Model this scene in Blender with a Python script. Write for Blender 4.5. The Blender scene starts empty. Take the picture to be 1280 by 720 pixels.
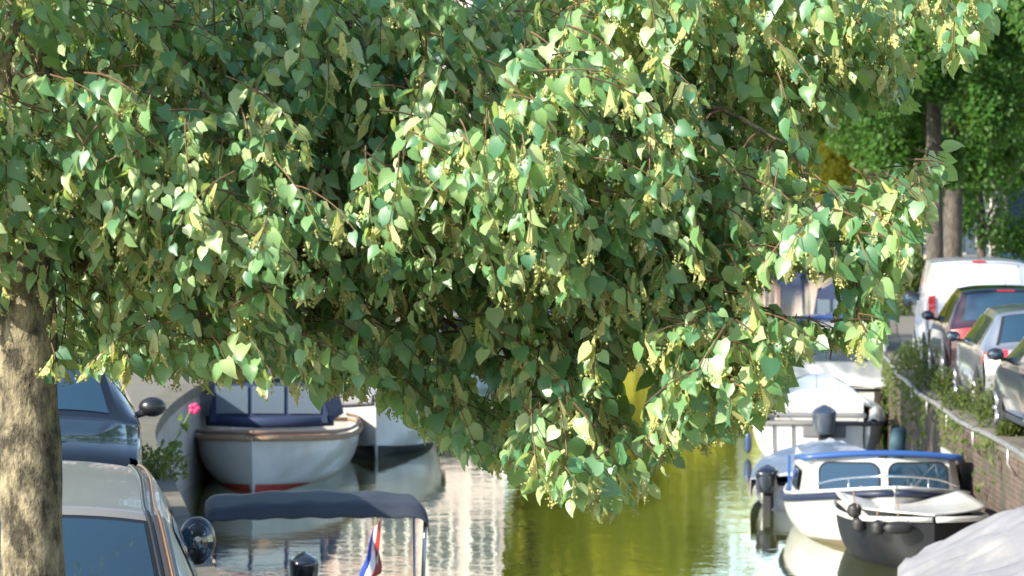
import bpy, math, random
import numpy as np
from mathutils import Vector, noise, Matrix
R = math.radians
random.seed(7)
rng = np.random.default_rng(7)
scene = bpy.context.scene
col = scene.collection

# ------------------------------------------------------------------ materials
MATS = {}
def _new(name):
    m = bpy.data.materials.new(name); m.use_nodes = True
    nt = m.node_tree
    return m, nt, nt.nodes, nt.links, nt.nodes['Principled BSDF']

def pm(name, color, rough=.5, metal=0., coat=0., spec=.5, var=0., vscale=3., bump=0., bscale=40., stain=None, stain_scale=1.5, stain_amt=.5):
    """plain surface with optional colour variation, stains and bump"""
    if name in MATS: return MATS[name]
    m, nt, N, L, b = _new(name)
    b.inputs['Roughness'].default_value = rough
    b.inputs['Metallic'].default_value = metal
    b.inputs['Coat Weight'].default_value = coat
    b.inputs['Coat Roughness'].default_value = .04
    b.inputs['Specular IOR Level'].default_value = spec
    c = (*color, 1)
    b.inputs['Base Color'].default_value = c
    tc = N.new('ShaderNodeTexCoord')
    out = None
    if var > 0:
        n = N.new('ShaderNodeTexNoise'); n.inputs['Scale'].default_value = vscale; n.inputs['Detail'].default_value = 6
        L.new(tc.outputs['Object'], n.inputs['Vector'])
        r = N.new('ShaderNodeValToRGB')
        r.color_ramp.elements[0].position = .3; r.color_ramp.elements[1].position = .72
        r.color_ramp.elements[0].color = tuple(x * (1 - var) for x in color) + (1,)
        r.color_ramp.elements[1].color = tuple(min(1, x * (1 + var * .6)) for x in color) + (1,)
        L.new(n.outputs['Fac'], r.inputs['Fac']); out = r.outputs['Color']
    if stain:
        n = N.new('ShaderNodeTexNoise'); n.inputs['Scale'].default_value = stain_scale; n.inputs['Detail'].default_value = 8; n.inputs['Roughness'].default_value = .7
        mp = N.new('ShaderNodeMapping'); mp.inputs['Scale'].default_value = (1, 1, .35)
        L.new(tc.outputs['Object'], mp.inputs['Vector']); L.new(mp.outputs['Vector'], n.inputs['Vector'])
        r = N.new('ShaderNodeValToRGB'); r.color_ramp.elements[0].position = .5; r.color_ramp.elements[1].position = .75
        r.color_ramp.elements[1].color = (stain_amt,) * 3 + (1,)
        L.new(n.outputs['Fac'], r.inputs['Fac'])
        mx = N.new('ShaderNodeMix'); mx.data_type = 'RGBA'
        L.new(r.outputs['Color'], mx.inputs['Factor'])
        if out: L.new(out, mx.inputs['A'])
        else: mx.inputs['A'].default_value = c
        mx.inputs['B'].default_value = (*stain, 1)
        out = mx.outputs['Result']
    if out: L.new(out, b.inputs['Base Color'])
    if bump > 0:
        n = N.new('ShaderNodeTexNoise'); n.inputs['Scale'].default_value = bscale; n.inputs['Detail'].default_value = 5
        L.new(tc.outputs['Object'], n.inputs['Vector'])
        bp = N.new('ShaderNodeBump'); bp.inputs['Strength'].default_value = 1; bp.inputs['Distance'].default_value = bump
        L.new(n.outputs['Fac'], bp.inputs['Height']); L.new(bp.outputs['Normal'], b.inputs['Normal'])
    MATS[name] = m
    return m

def leafmat(name, cols, back, trans, rough=.42, tw=.35, spec=.5):
    m, nt, N, L, b = _new(name)
    g = N.new('ShaderNodeNewGeometry')
    r = N.new('ShaderNodeValToRGB'); e = r.color_ramp.elements
    e[0].position = 0; e[1].position = 1; e[0].color = (*cols[0], 1); e[1].color = (*cols[-1], 1)
    for i, c in enumerate(cols[1:-1]):
        k = e.new((i + 1) / (len(cols) - 1)); k.color = (*c, 1)
    L.new(g.outputs['Random Per Island'], r.inputs['Fac'])
    mx = N.new('ShaderNodeMix'); mx.data_type = 'RGBA'
    L.new(g.outputs['Backfacing'], mx.inputs['Factor']); L.new(r.outputs['Color'], mx.inputs['A']); mx.inputs['B'].default_value = (*back, 1)
    L.new(mx.outputs['Result'], b.inputs['Base Color'])
    b.inputs['Roughness'].default_value = rough; b.inputs['Specular IOR Level'].default_value = spec
    t = N.new('ShaderNodeBsdfTranslucent')
    mt = N.new('ShaderNodeMix'); mt.data_type = 'RGBA'; mt.inputs['Factor'].default_value = .75
    L.new(r.outputs['Color'], mt.inputs['A']); mt.inputs['B'].default_value = (*trans, 1)
    L.new(mt.outputs['Result'], t.inputs['Color'])
    ms = N.new('ShaderNodeMixShader'); ms.inputs['Fac'].default_value = tw
    L.new(b.outputs['BSDF'], ms.inputs[1]); L.new(t.outputs['BSDF'], ms.inputs[2])
    L.new(ms.outputs['Shader'], N['Material Output'].inputs['Surface'])
    return m

M_leaf = leafmat('lime_leaf', [(.04, .155, .085), (.075, .21, .1), (.13, .27, .1), (.22, .36, .14), (.42, .5, .25)], (.32, .42, .24), (.58, .72, .1), .4, .36, .7)
M_leaf2 = leafmat('shade_tree_leaf', [(.025, .075, .014), (.035, .11, .017), (.06, .14, .024)], (.06, .12, .04), (.22, .42, .035), .55, .36, .25)
M_leaf3 = leafmat('yellow_green_leaf', [(.42, .46, .07), (.52, .53, .08), (.6, .57, .09)], (.42, .44, .08), (.85, .8, .12), .5, .5, .3)  # albedo lifted above real leaves to carry the far trees' sunlight
M_weed = leafmat('weed_leaf', [(.03, .06, .015), (.06, .1, .02), (.12, .13, .04)], (.07, .1, .04), (.3, .38, .06), .55, .4, .3)
M_blossom = leafmat('lime_blossom', [(.4, .44, .14), (.5, .5, .2), (.58, .56, .3)], (.5, .5, .2), (.7, .65, .2), .6, .35, .2)

def bark(name, a, c, sc=9):
    m, nt, N, L, b = _new(name)
    tc = N.new('ShaderNodeTexCoord'); mp = N.new('ShaderNodeMapping'); mp.inputs['Scale'].default_value = (1, 1, .55)
    L.new(tc.outputs['Object'], mp.inputs['Vector'])
    n = N.new('ShaderNodeTexNoise'); n.inputs['Scale'].default_value = sc; n.inputs['Detail'].default_value = 9; n.inputs['Roughness'].default_value = .72
    v = N.new('ShaderNodeTexNoise'); v.inputs['Scale'].default_value = sc * 5; v.inputs['Detail'].default_value = 4
    L.new(mp.outputs['Vector'], n.inputs['Vector']); L.new(mp.outputs['Vector'], v.inputs['Vector'])
    r = N.new('ShaderNodeValToRGB'); r.color_ramp.elements[0].position = .42; r.color_ramp.elements[1].position = .64
    r.color_ramp.elements[0].color = (*a, 1); r.color_ramp.elements[1].color = (*c, 1)
    L.new(n.outputs['Fac'], r.inputs['Fac']); L.new(r.outputs['Color'], b.inputs['Base Color'])
    b.inputs['Roughness'].default_value = .85
    ad = N.new('ShaderNodeMath'); ad.operation = 'MULTIPLY_ADD'; ad.inputs[1].default_value = .5
    L.new(v.outputs['Fac'], ad.inputs[0]); L.new(n.outputs['Fac'], ad.inputs[2])
    bp = N.new('ShaderNodeBump'); bp.inputs['Distance'].default_value = .035
    L.new(ad.outputs[0], bp.inputs['Height']); L.new(bp.outputs['Normal'], b.inputs['Normal'])
    return m
M_bark = bark('lime_bark', (.045, .038, .022), (.38, .32, .2), 15)
M_twig = pm('twig_bark', (.13, .075, .035), .7, var=.4, vscale=20)
M_bark2 = bark('street_tree_bark', (.04, .035, .03), (.12, .1, .08), 6)

def brickmat(name, a, b_, mortar, scale=1., green=None, bw=.22, bh=.065, amt=.6):
    m, nt, N, L, b = _new(name)
    tc = N.new('ShaderNodeTexCoord'); sp = N.new('ShaderNodeSeparateXYZ'); L.new(tc.outputs['Object'], sp.inputs[0])
    ad = N.new('ShaderNodeMath'); L.new(sp.outputs['X'], ad.inputs[0]); L.new(sp.outputs['Y'], ad.inputs[1])
    cb = N.new('ShaderNodeCombineXYZ'); L.new(ad.outputs[0], cb.inputs['X']); L.new(sp.outputs['Z'], cb.inputs['Y'])
    br = N.new('ShaderNodeTexBrick'); br.inputs['Scale'].default_value = scale
    br.inputs['Brick Width'].default_value = bw; br.inputs['Row Height'].default_value = bh; br.inputs['Mortar Size'].default_value = .007
    br.inputs['Color1'].default_value = (*a, 1); br.inputs['Color2'].default_value = (*b_, 1); br.inputs['Mortar'].default_value = (*mortar, 1)
    L.new(cb.outputs[0], br.inputs['Vector'])
    n = N.new('ShaderNodeTexNoise'); n.inputs['Scale'].default_value = 1.3; n.inputs['Detail'].default_value = 9; n.inputs['Roughness'].default_value = .7
    L.new(tc.outputs['Object'], n.inputs['Vector'])
    mx = N.new('ShaderNodeMix'); mx.data_type = 'RGBA'
    r = N.new('ShaderNodeValToRGB'); r.color_ramp.elements[0].position = .45; r.color_ramp.elements[1].position = .65; r.color_ramp.elements[1].color = (amt,) * 3 + (1,)
    L.new(n.outputs['Fac'], r.inputs['Fac']); L.new(r.outputs['Color'], mx.inputs['Factor'])
    L.new(br.outputs['Color'], mx.inputs['A']); mx.inputs['B'].default_value = (*(green or mortar), 1)
    L.new(mx.outputs['Result'], b.inputs['Base Color']); b.inputs['Roughness'].default_value = .88
    bp = N.new('ShaderNodeBump'); bp.inputs['Distance'].default_value = .01
    L.new(n.outputs['Fac'], bp.inputs['Height']); L.new(bp.outputs['Normal'], b.inputs['Normal'])
    return m
M_quay = brickmat('quay_brick', (.06, .038, .03), (.1, .06, .045), (.11, .095, .08), 1, (.03, .036, .018), amt=.75)
M_quayL = brickmat('quay_concrete', (.33, .3, .27), (.38, .34, .31), (.25, .23, .2), 1, (.22, .19, .17), .9, .5, amt=.5)
M_coping = pm('coping_stone', (.13, .115, .09), .85, var=.4, bump=.006, bscale=15, stain=(.09, .1, .05), stain_amt=.7)
M_street = brickmat('street_brick', (.2, .12, .09), (.24, .16, .12), (.13, .12, .1), 1, (.17, .15, .12), .2, .1)
M_steel = pm('galvanised_rail', (.42, .4, .38), .42, .8, var=.3, vscale=8, stain=(.2, .11, .05), stain_amt=.5)
M_black = pm('black_rubber', (.012, .012, .013), .55)
M_trim = pm('black_plastic', (.014, .015, .018), .3, spec=.5)
M_chrome = pm('chrome', (.8, .8, .8), .12, 1)
M_glass = pm('car_glass', (.012, .035, .06), .04, spec=.9, coat=1)  # blue tint in the base stands in for reflected sky
M_red = pm('tail_light', (.5, .015, .02), .15, coat=.6)
M_lens = pm('clear_lens', (.3, .32, .34), .12, coat=.7)
M_gel = pm('gelcoat_white', (.52, .52, .5), .28, coat=.3, stain=(.4, .34, .24), stain_amt=.5, var=.1)
M_gelg = pm('gelcoat_grey', (.46, .46, .44), .33, coat=.25, var=.1, stain=(.36, .34, .28), stain_amt=.6)
M_hblack = pm('hull_black', (.004, .005, .007), .55, coat=.0, spec=.3, stain=(.03, .025, .018), stain_amt=.4)
M_navy = pm('navy_canvas', (.012, .026, .075), .8, var=.25, bump=.004, bscale=9)
M_slate = pm('slate_canvas', (.018, .026, .04), .75, var=.25, bump=.006, bscale=6)
M_blue = pm('blue_paint', (.018, .07, .24), .45, coat=.2)
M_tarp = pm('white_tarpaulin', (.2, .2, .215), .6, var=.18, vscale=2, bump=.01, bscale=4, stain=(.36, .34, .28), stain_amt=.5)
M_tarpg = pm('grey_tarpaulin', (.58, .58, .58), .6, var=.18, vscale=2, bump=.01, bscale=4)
M_rope = pm('rope', (.32, .2, .12), .9, bump=.01, bscale=60, var=.4, vscale=25)
M_wood = pm('varnished_wood', (.22, .1, .04), .4, coat=.4, var=.4)
M_redpaint = pm('bootline_red', (.35, .03, .02), .5)
M_vinyl = pm('clear_vinyl', (.1, .13, .17), .08, spec=.8, coat=.6)
M_out = pm('outboard_grey', (.1, .12, .15), .35, coat=.4)
M_post = pm('weathered_post', (.05, .11, .13), .7, var=.4)

# ------------------------------------------------------------------ mesh helpers
def join(*vfs):
    V, F = [], []
    for v, f in vfs:
        o = len(V); V += [tuple(p) for p in v]; F += [tuple(i + o for i in q) for q in f]
    return V, F
def box(cx, cy, cz, sx, sy, sz):
    x, y, z = sx / 2, sy / 2, sz / 2
    V = [(cx + a * x, cy + b * y, cz + c * z) for a in (-1, 1) for b in (-1, 1) for c in (-1, 1)]
    return V, [(0, 1, 3, 2), (4, 6, 7, 5), (0, 4, 5, 1), (2, 3, 7, 6), (0, 2, 6, 4), (1, 5, 7, 3)]
def tube(pts, rad, n=8, cap=True):
    pts = [Vector(p) for p in pts]
    if not hasattr(rad, '__len__'): rad = [rad] * len(pts)
    V, F = [], []
    for i, p in enumerate(pts):
        d = (pts[min(i + 1, len(pts) - 1)] - pts[max(i - 1, 0)]).normalized()
        a = Vector((0, 0, 1)) if abs(d.z) < .9 else Vector((1, 0, 0))
        u = d.cross(a).normalized(); w = d.cross(u)
        for k in range(n):
            t = 2 * math.pi * k / n
            V.append(tuple(p + (u * math.cos(t) + w * math.sin(t)) * rad[i]))
    for i in range(len(pts) - 1):
        for k in range(n):
            F.append((i * n + k, i * n + (k + 1) % n, (i + 1) * n + (k + 1) % n, (i + 1) * n + k))
    if cap:
        F.append(tuple(range(n))[::-1]); F.append(tuple((len(pts) - 1) * n + k for k in range(n)))
    return V, F
def grid(fn, n, m, flip=False):
    V = [tuple(fn(i / n, j / m)) for i in range(n + 1) for j in range(m + 1)]
    F = []
    for i in range(n):
        for j in range(m):
            a = i * (m + 1) + j; q = (a, a + 1, a + m + 2, a + m + 1)
            F.append(q[::-1] if flip else q)
    return V, F
def ell(c, r, n=12, m=8):
    return grid(lambda u, v: (c[0] + r[0] * math.cos(2 * math.pi * u) * math.sin(math.pi * v), c[1] + r[1] * math.sin(2 * math.pi * u) * math.sin(math.pi * v), c[2] + r[2] * math.cos(math.pi * v)), n, m)
def prism(poly, axis, a, b):
    n = len(poly)
    def P(p, t):
        return (t, p[0], p[1]) if axis == 'x' else (p[0], t, p[1]) if axis == 'y' else (p[0], p[1], t)
    V = [P(p, a) for p in poly] + [P(p, b) for p in poly]
    return V, [tuple(range(n))[::-1], tuple(range(n, 2 * n))] + [(i, (i + 1) % n, n + (i + 1) % n, n + i) for i in range(n)]
def crs(pts, k):
    """Catmull-Rom through tuples; k samples per span"""
    P = [np.array(p, float) for p in pts]; P = [2 * P[0] - P[1]] + P + [2 * P[-1] - P[-2]]
    out = []
    for i in range(1, len(P) - 2):
        for j in range(k):
            t = j / k
            out.append(.5 * ((2 * P[i]) + (-P[i - 1] + P[i + 1]) * t + (2 * P[i - 1] - 5 * P[i] + 4 * P[i + 1] - P[i + 2]) * t * t + (-P[i - 1] + 3 * P[i] - 3 * P[i + 1] + P[i + 2]) * t ** 3))
    out.append(P[-2]); return out
def obj(name, vf, mat, parent=None, smooth=False, bevel=0, solid=0, weld=False):
    me = bpy.data.meshes.new(name)
    me.from_pydata([tuple(map(float, v)) for v in vf[0]], [], vf[1]); me.validate(); me.update()
    if smooth: me.polygons.foreach_set('use_smooth', [True] * len(me.polygons))
    me.materials.append(mat)
    o = bpy.data.objects.new(name, me); col.objects.link(o)
    if parent: o.parent = parent
    if solid:
        s = o.modifiers.new('s', 'SOLIDIFY'); s.thickness = solid; s.offset = 0
    if bevel:
        b = o.modifiers.new('b', 'BEVEL'); b.width = bevel; b.segments = 2; b.limit_method = 'ANGLE'
    return o
def tag(o, label=None, cat=None, group=None, kind=None):
    if label: o['label'] = label
    if cat: o['category'] = cat
    if group: o['group'] = group
    if kind: o['kind'] = kind
    return o
def thing(name, loc, rz, label, cat, group=None):
    o = bpy.data.objects.new(name, None); col.objects.link(o); o.empty_display_size = .2
    o.location = loc; o.rotation_euler = (0, 0, rz)
    return tag(o, label, cat, group)
def copy_tree(o, parent=None):
    c = o.copy(); col.objects.link(c); c.parent = parent
    for ch in list(o.children): copy_tree(ch, c)
    return c
def clone(o, loc, rz, label, s=1):
    c = copy_tree(o); c.location = loc; c.rotation_euler = (0, 0, rz); c.scale = (s, s, s); c['label'] = label
    return c

F = 3500.; CZ = 4.
def PX(px, D): return (px - 640) / F * D
def PZ(py, D): return CZ - (py - 285) / F * D

# ------------------------------------------------------------------ camera, light
cam = bpy.data.cameras.new('camera'); cam.lens = F / 1280 * 36; cam.sensor_width = 36
cam.clip_start = .5; cam.clip_end = 4000
co = bpy.data.objects.new('camera', cam); col.objects.link(co)
co.location = (0, 0, CZ); co.rotation_euler = (R(90) - math.atan(75 / F), 0, 0)
cam.dof.use_dof = True; cam.dof.focus_distance = 11.5; cam.dof.aperture_fstop = 7.5
scene.camera = co
SUN = Vector((-1, -.62, .68)).normalized()
w = bpy.data.worlds.new('World'); scene.world = w; w.use_nodes = True
sky = w.node_tree.nodes.new('ShaderNodeTexSky'); sky.sky_type = 'NISHITA'; sky.sun_disc = False
sky.sun_elevation = math.asin(SUN.z); sky.sun_rotation = math.atan2(SUN.x, SUN.y)
sky.air_density = 1.2; sky.dust_density = .7; sky.ozone_density = 1.6
bg = w.node_tree.nodes['Background']; bg.inputs['Strength'].default_value = .15
w.node_tree.links.new(sky.outputs[0], bg.inputs['Color'])
sl = bpy.data.lights.new('sun', 'SUN'); sl.energy = 5; sl.angle = R(.5); sl.color = (1, .92, .78)
so = bpy.data.objects.new('sun', sl); col.objects.link(so); so.rotation_euler = SUN.to_track_quat('Z', 'Y').to_euler(); so.location = (-20, -5, 25)
scene.view_settings.view_transform = 'Standard'; scene.view_settings.look = 'None'
scene.view_settings.exposure = 1.25; scene.view_settings.gamma = 1
scene.cycles.max_bounces = 8; scene.cycles.use_denoising = True
scene.cycles.sample_clamp_indirect = 6

# ------------------------------------------------------------------ canal edges
LE = [(-70, 1.2), (0, .6), (6, .1), (9.5, -.42), (13.6, -1.1), (20, -2.15), (28, -3.45), (35, -4.5), (43, -4.98), (50, -4.75), (60, -3.8), (76, -2.), (100, 1.8), (134, 7), (180, 14), (235, 21), (290, 28)]
RE = [(-70, 6.5), (0, 5.8), (20, 5.65), (28, 5.72), (35, 5.9), (40, 6.15), (45, 6.5), (50, 6.95), (60, 8.), (76, 10.1), (100, 13.5), (134, 18.4), (180, 26), (235, 36), (290, 46)]
def fine(E):
    p = crs([(y, x) for y, x in E], 6); return [(float(a[0]), float(a[1])) for a in p]
LEf, REf = fine(LE), fine(RE)
def edge(E, y):
    return float(np.interp(y, [a[0] for a in E], [a[1] for a in E]))
def head(E, y):
    return math.atan2(-(edge(E, y + 2) - edge(E, y - 2)), 4)
QZ = 1.5
def ground(E, xfar, name):
    V, Fc = [], []
    for y, x in E:
        V += [(x + (.3 if xfar > 0 else -.3), y, QZ), (xfar, y, QZ)]
    for i in range(len(E) - 1):
        q = (2 * i, 2 * i + 1, 2 * i + 3, 2 * i + 2); Fc.append(q if xfar > 0 else q[::-1])
    return V, Fc
tag(obj('quay_street', join(ground(LEf, -900, 'l'), ground(REf, 900, 'r'),
    ([(-900, 290, QZ), (900, 290, QZ), (900, 2500, QZ), (-900, 2500, QZ)], [(0, 1, 2, 3)]),
    ([(-900, -600, QZ), (900, -600, QZ), (900, -70, QZ), (-900, -70, QZ)], [(0, 1, 2, 3)])), M_street), kind='structure')

# water
m, nt, N, L, b = _new('canal_water')
b.inputs['Base Color'].default_value = (.075, .085, .015, 1); b.inputs['Roughness'].default_value = .02
b.inputs['IOR'].default_value = 1.5; b.inputs['Specular IOR Level'].default_value = .5
tc = N.new('ShaderNodeTexCoord')
hs = []
for sc, st, amp in ((1.6, (1, 1, 1), 1.), (5.5, (.75, 1, 1), .42), (17, (1, 1, 1), .1)):
    mp = N.new('ShaderNodeMapping'); mp.inputs['Scale'].default_value = st; L.new(tc.outputs['Object'], mp.inputs['Vector'])
    n = N.new('ShaderNodeTexNoise'); n.inputs['Scale'].default_value = sc; n.inputs['Detail'].default_value = 2
    L.new(mp.outputs['Vector'], n.inputs['Vector'])
    mu = N.new('ShaderNodeMath'); mu.operation = 'MULTIPLY'; mu.inputs[1].default_value = amp; L.new(n.outputs['Fac'], mu.inputs[0]); hs.append(mu)
a1 = N.new('ShaderNodeMath'); L.new(hs[0].outputs[0], a1.inputs[0]); L.new(hs[1].outputs[0], a1.inputs[1])
a2 = N.new('ShaderNodeMath'); L.new(a1.outputs[0], a2.inputs[0]); L.new(hs[2].outputs[0], a2.inputs[1])
bp = N.new('ShaderNodeBump'); bp.inputs['Distance'].default_value = .0038; L.new(a2.outputs[0], bp.inputs['Height']); L.new(bp.outputs['Normal'], b.inputs['Normal'])
gl = N.new('ShaderNodeBsdfGlossy'); gl.inputs['Roughness'].default_value = .02; gl.inputs['Color'].default_value = (.93, .95, .9, 1); L.new(bp.outputs['Normal'], gl.inputs['Normal'])
mxs = N.new('ShaderNodeMixShader'); mxs.inputs['Fac'].default_value = .6
L.new(b.outputs[0], mxs.inputs[1]); L.new(gl.outputs[0], mxs.inputs[2]); L.new(mxs.outputs[0], N['Material Output'].inputs['Surface'])
M_water = m
tag(obj('canal_water', ([(-60, -70, 0), (90, -70, 0), (90, 290, 0), (-60, 290, 0)], [(0, 1, 2, 3)]), M_water), kind='structure')

def quay_wall(E, sgn, mat, label):
    root = thing('quay_wall', (0, 0, 0), 0, label, 'wall')
    V, Fc = [], []
    for y, x in E:
        V += [(x, y, -1.2), (x, y, QZ - .14), (x + sgn * .5, y, QZ - .14), (x + sgn * .5, y, -1.2)]
    for i in range(len(E) - 1):
        for k in range(3): Fc.append((4 * i + k, 4 * i + k + 1, 4 * i + 5 + k, 4 * i + 4 + k))
    obj('wall_face', (V, Fc), mat, root)
    V, Fc = [], []
    for y, x in E:
        V += [(x - sgn * .05, y, QZ - .14), (x - sgn * .05, y, QZ + .02), (x + sgn * .33, y, QZ + .02), (x + sgn * .33, y, QZ - .14)]
    for i in range(len(E) - 1):
        for k in range(4): Fc.append((4 * i + k, 4 * i + (k + 1) % 4, 4 * i + 4 + (k + 1) % 4, 4 * i + 4 + k))
    obj('coping', (V, Fc), M_coping, root)
    return root
quay_wall(LEf, -1, M_quayL, 'grey concrete canal wall beside the parked cars on the left')
quay_wall(REf, 1, M_quay, 'weathered brown brick canal wall with weeds along the right quay')

# rail along the right wall
rail = thing('guard_rail', (5.7, 30, QZ), 0, 'curved low metal pipe rail along the edge of the brick quay wall', 'rail')
ry = [20 + i * 1.5 for i in range(26)]
def rp(y, z): return (edge(REf, y) - .13 - 5.7, y - 30, z)
obj('rail_pipe', tube([rp(y, .0 + .02 * math.sin(y)) for y in ry], .034, 8), M_steel, rail, True)
for i, y in enumerate(ry[::2]):
    obj('rail_post', tube([rp(y, 0), rp(y, -.2), (rp(y, -.3)[0] + .1, y - 30, -.34)], .018, 6), M_steel, rail, True)

# ------------------------------------------------------------------ foliage
def leaves(name, pos, tip, nor, size, mat, parent, shape='heart', wid=1.):
    """pos,tip,nor: (n,3) arrays. one mesh of many leaf blades"""
    n = len(pos)
    if shape == 'heart':
        T = np.array([(0, 0, 0), (0, .5, .0), (0, 1.05, -.2), (.3, -.09, .05), (.5, .2, .1), (.43, .52, .07), (.2, .82, -.02), (-.3, -.09, .05), (-.5, .2, .1), (-.43, .52, .07), (-.2, .82, -.02)])
        FT = [(0, 3, 4, 1), (1, 4, 5), (1, 5, 6, 2), (0, 1, 8, 7), (1, 9, 8), (1, 2, 10, 9)]
    elif shape == 'quad':
        T = np.array([(0, 0, 0), (.42, .45, .08), (0, 1, 0), (-.42, .45, .08)]); FT = [(0, 1, 2, 3)]
    elif shape == 'tri2':
        T = np.array([(0, 0, 0), (.36, .3, .1), (.28, .75, .03), (0, 1, -.1), (-.28, .75, .03), (-.36, .3, .1)]); FT = [(0, 1, 2, 3), (0, 3, 4, 5)]
    else:
        T = np.array([(-.07, 0, 0), (.07, 0, 0), (.15, .6, .1), (0, 1, -.05), (-.15, .6, .1)]); FT = [(0, 1, 2, 3, 4)]
    tip = tip / np.linalg.norm(tip, axis=1, keepdims=True)
    nor = nor - (nor * tip).sum(1, keepdims=True) * tip
    nor /= np.linalg.norm(nor, axis=1, keepdims=True) + 1e-9
    sd = np.cross(tip, nor)
    s = size.reshape(-1, 1, 1)
    fold = rng.uniform(.3, 2.2, (n, 1, 1))
    wv_ = rng.uniform(.72, 1.08, (n, 1, 1)) * wid
    P = pos[:, None, :] + s * (T[None, :, 0:1] * wv_ * sd[:, None, :] + T[None, :, 1:2] * tip[:, None, :] + fold * T[None, :, 2:3] * nor[:, None, :])
    k = len(T)
    V = P.reshape(-1, 3).astype(np.float32)
    me = bpy.data.meshes.new(name)
    me.vertices.add(len(V)); me.vertices.foreach_set('co', V.ravel())
    lens = [len(f) for f in FT]; flat = np.concatenate([np.array(f) for f in FT])
    idx = (flat[None, :] + (np.arange(n) * k)[:, None]).ravel().astype(np.int32)
    tot = np.tile(np.array(lens, np.int32), n); st = np.concatenate([[0], np.cumsum(tot)[:-1]]).astype(np.int32)
    me.loops.add(len(idx)); me.loops.foreach_set('vertex_index', idx)
    me.polygons.add(len(tot)); me.polygons.foreach_set('loop_start', st); me.polygons.foreach_set('loop_total', tot)
    me.update(calc_edges=True); me.validate()
    me.polygons.foreach_set('use_smooth', [True] * len(me.polygons))
    me.materials.append(mat)
    o = bpy.data.objects.new(name, me); col.objects.link(o)
    if parent: o.parent = parent
    return o

# -------- foreground lime tree
TX, TY = -1.655, 9.6
def zmin(x):
    return float(np.interp(x, [-6, -1.8, -1.35, -1.0, -.75, -.5, -.3, -.05, .15, .33, .47, .6, .75, .86, .95, 1.22, 1.3, 1.4, 1.5, 1.62, 3],
                              [3.6, 3.5, 3.52, 3.5, 3.49, 3.46, 3.3, 3.2, 3.12, 3.06, 3.14, 3.3, 3.34, 3.42, 3.6, 3.63, 3.85, 4.1, 4.3, 4.75, 6.]))
def nz(v, s): return noise.noise(Vector(v) * s)
def hole(x, z):
    # openings through the spray, where the canal shows
    for cx, cz, rx, rz in ((.97, 3.81, .17, .1), (1.22, 4.33, .16, .13), (1.47, 4.45, .12, .14), (.42, 3.5, .08, .09), (-.1, 3.5, .05, .05)):
        if ((x - cx) / rx) ** 2 + ((z - cz) / rz) ** 2 < 1: return True
    return False
tree = thing('lime_tree', (TX, TY, QZ), 0, 'lime tree with pale blossom whose leafy branches hang over the canal in the foreground', 'tree')
def loc(p): return (p[0] - TX, p[1] - TY, p[2] - QZ)
tp = crs([(0, 0, -.1, .17), (.0, 0, .25, .125), (.01, 0, 1.2, .112), (-.015, .02, 2.0, .108), (-.02, .03, 2.6, .1), (.0, .0, 3.4, .085), (.05, .05, 4.6, .065), (.02, .1, 6.2, .035), (.06, .1, 7.4, .012)], 6)
trunk = obj('trunk', tube([p[:3] for p in tp], [p[3] * (1 + .05 * math.sin(i * 1.7)) for i, p in enumerate(tp)], 20), M_bark, tree, True)
LIMBS = []
def limb(pts, r0, r1):
    q = crs(pts, 6)
    for i, p in enumerate(q):
        p += np.array([nz((i * .3, r0 * 50, 1), 1), nz((i * .3, r0 * 50, 5), 1), nz((i * .3, r0 * 50, 9), 1)]) * .05 * min(1, i / 4)
    LIMBS.append(q)
    rr = np.linspace(r0, r1, len(q))
    obj('limb', tube([loc(p) for p in q], list(rr), 8), M_twig if r0 < .03 else M_bark, tree, True)
limb([(-1.67, 9.63, 4.1), (-1.2, 9.9, 4.6), (-.5, 10., 4.72), (.3, 9.8, 4.5), (.6, 9.6, 4.42), (.95, 9.55, 4.3)], .035, .006)
limb([(-1.67, 9.63, 3.9), (-1.1, 9.9, 4.1), (-.4, 9.9, 4.1), (.3, 9.8, 3.75), (.7, 9.5, 3.55), (1.15, 9.2, 3.66)], .022, .005)
limb([(-1.66, 9.6, 4.6), (-1.1, 9.9, 5.2), (-.3, 10.1, 5.3), (.5, 10.0, 5.1), (1.2, 9.9, 4.95), (1.6, 9.8, 4.8)], .04, .006)
limb([(-1.66, 9.6, 4.3), (-1.1, 10.1, 4.5), (-.4, 10.3, 4.3), (.1, 10.2, 3.8), (.3, 9.9, 3.4), (.35, 9.8, 3.22)], .022, .005)
limb([(-1.67, 9.6, 3.8), (-1.3, 9.9, 3.95), (-.8, 10., 3.9), (-.3, 10., 3.7), (.0, 9.9, 3.5)], .02, .005)
limb([(-1.66, 9.6, 5.2), (-2.4, 9.4, 5.9), (-3.2, 9.2, 6.1), (-3.8, 9.1, 5.9)], .035, .008)
limb([(-1.66, 9.6, 5.6), (-1., 9.0, 6.2), (-.3, 8.7, 6.3), (.5, 8.7, 6.0), (1.2, 8.8, 5.6)], .035, .006)
limb([(-1.66, 9.6, 6.4), (-1.2, 10.2, 7.1), (-.6, 10.6, 7.4), (.2, 10.8, 7.2)], .03, .006)
limb([(-1.66, 9.6, 6.6), (-2.2, 9.0, 7.3), (-2.6, 8.6, 7.5)], .025, .006)
LP = np.array([p for q in LIMBS for p in q])
pos, tip, nor, siz = [], [], [], []
bpos, btip, bnor, bsiz = [], [], [], []
fpos = []
twigs, brs = [], []
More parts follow.
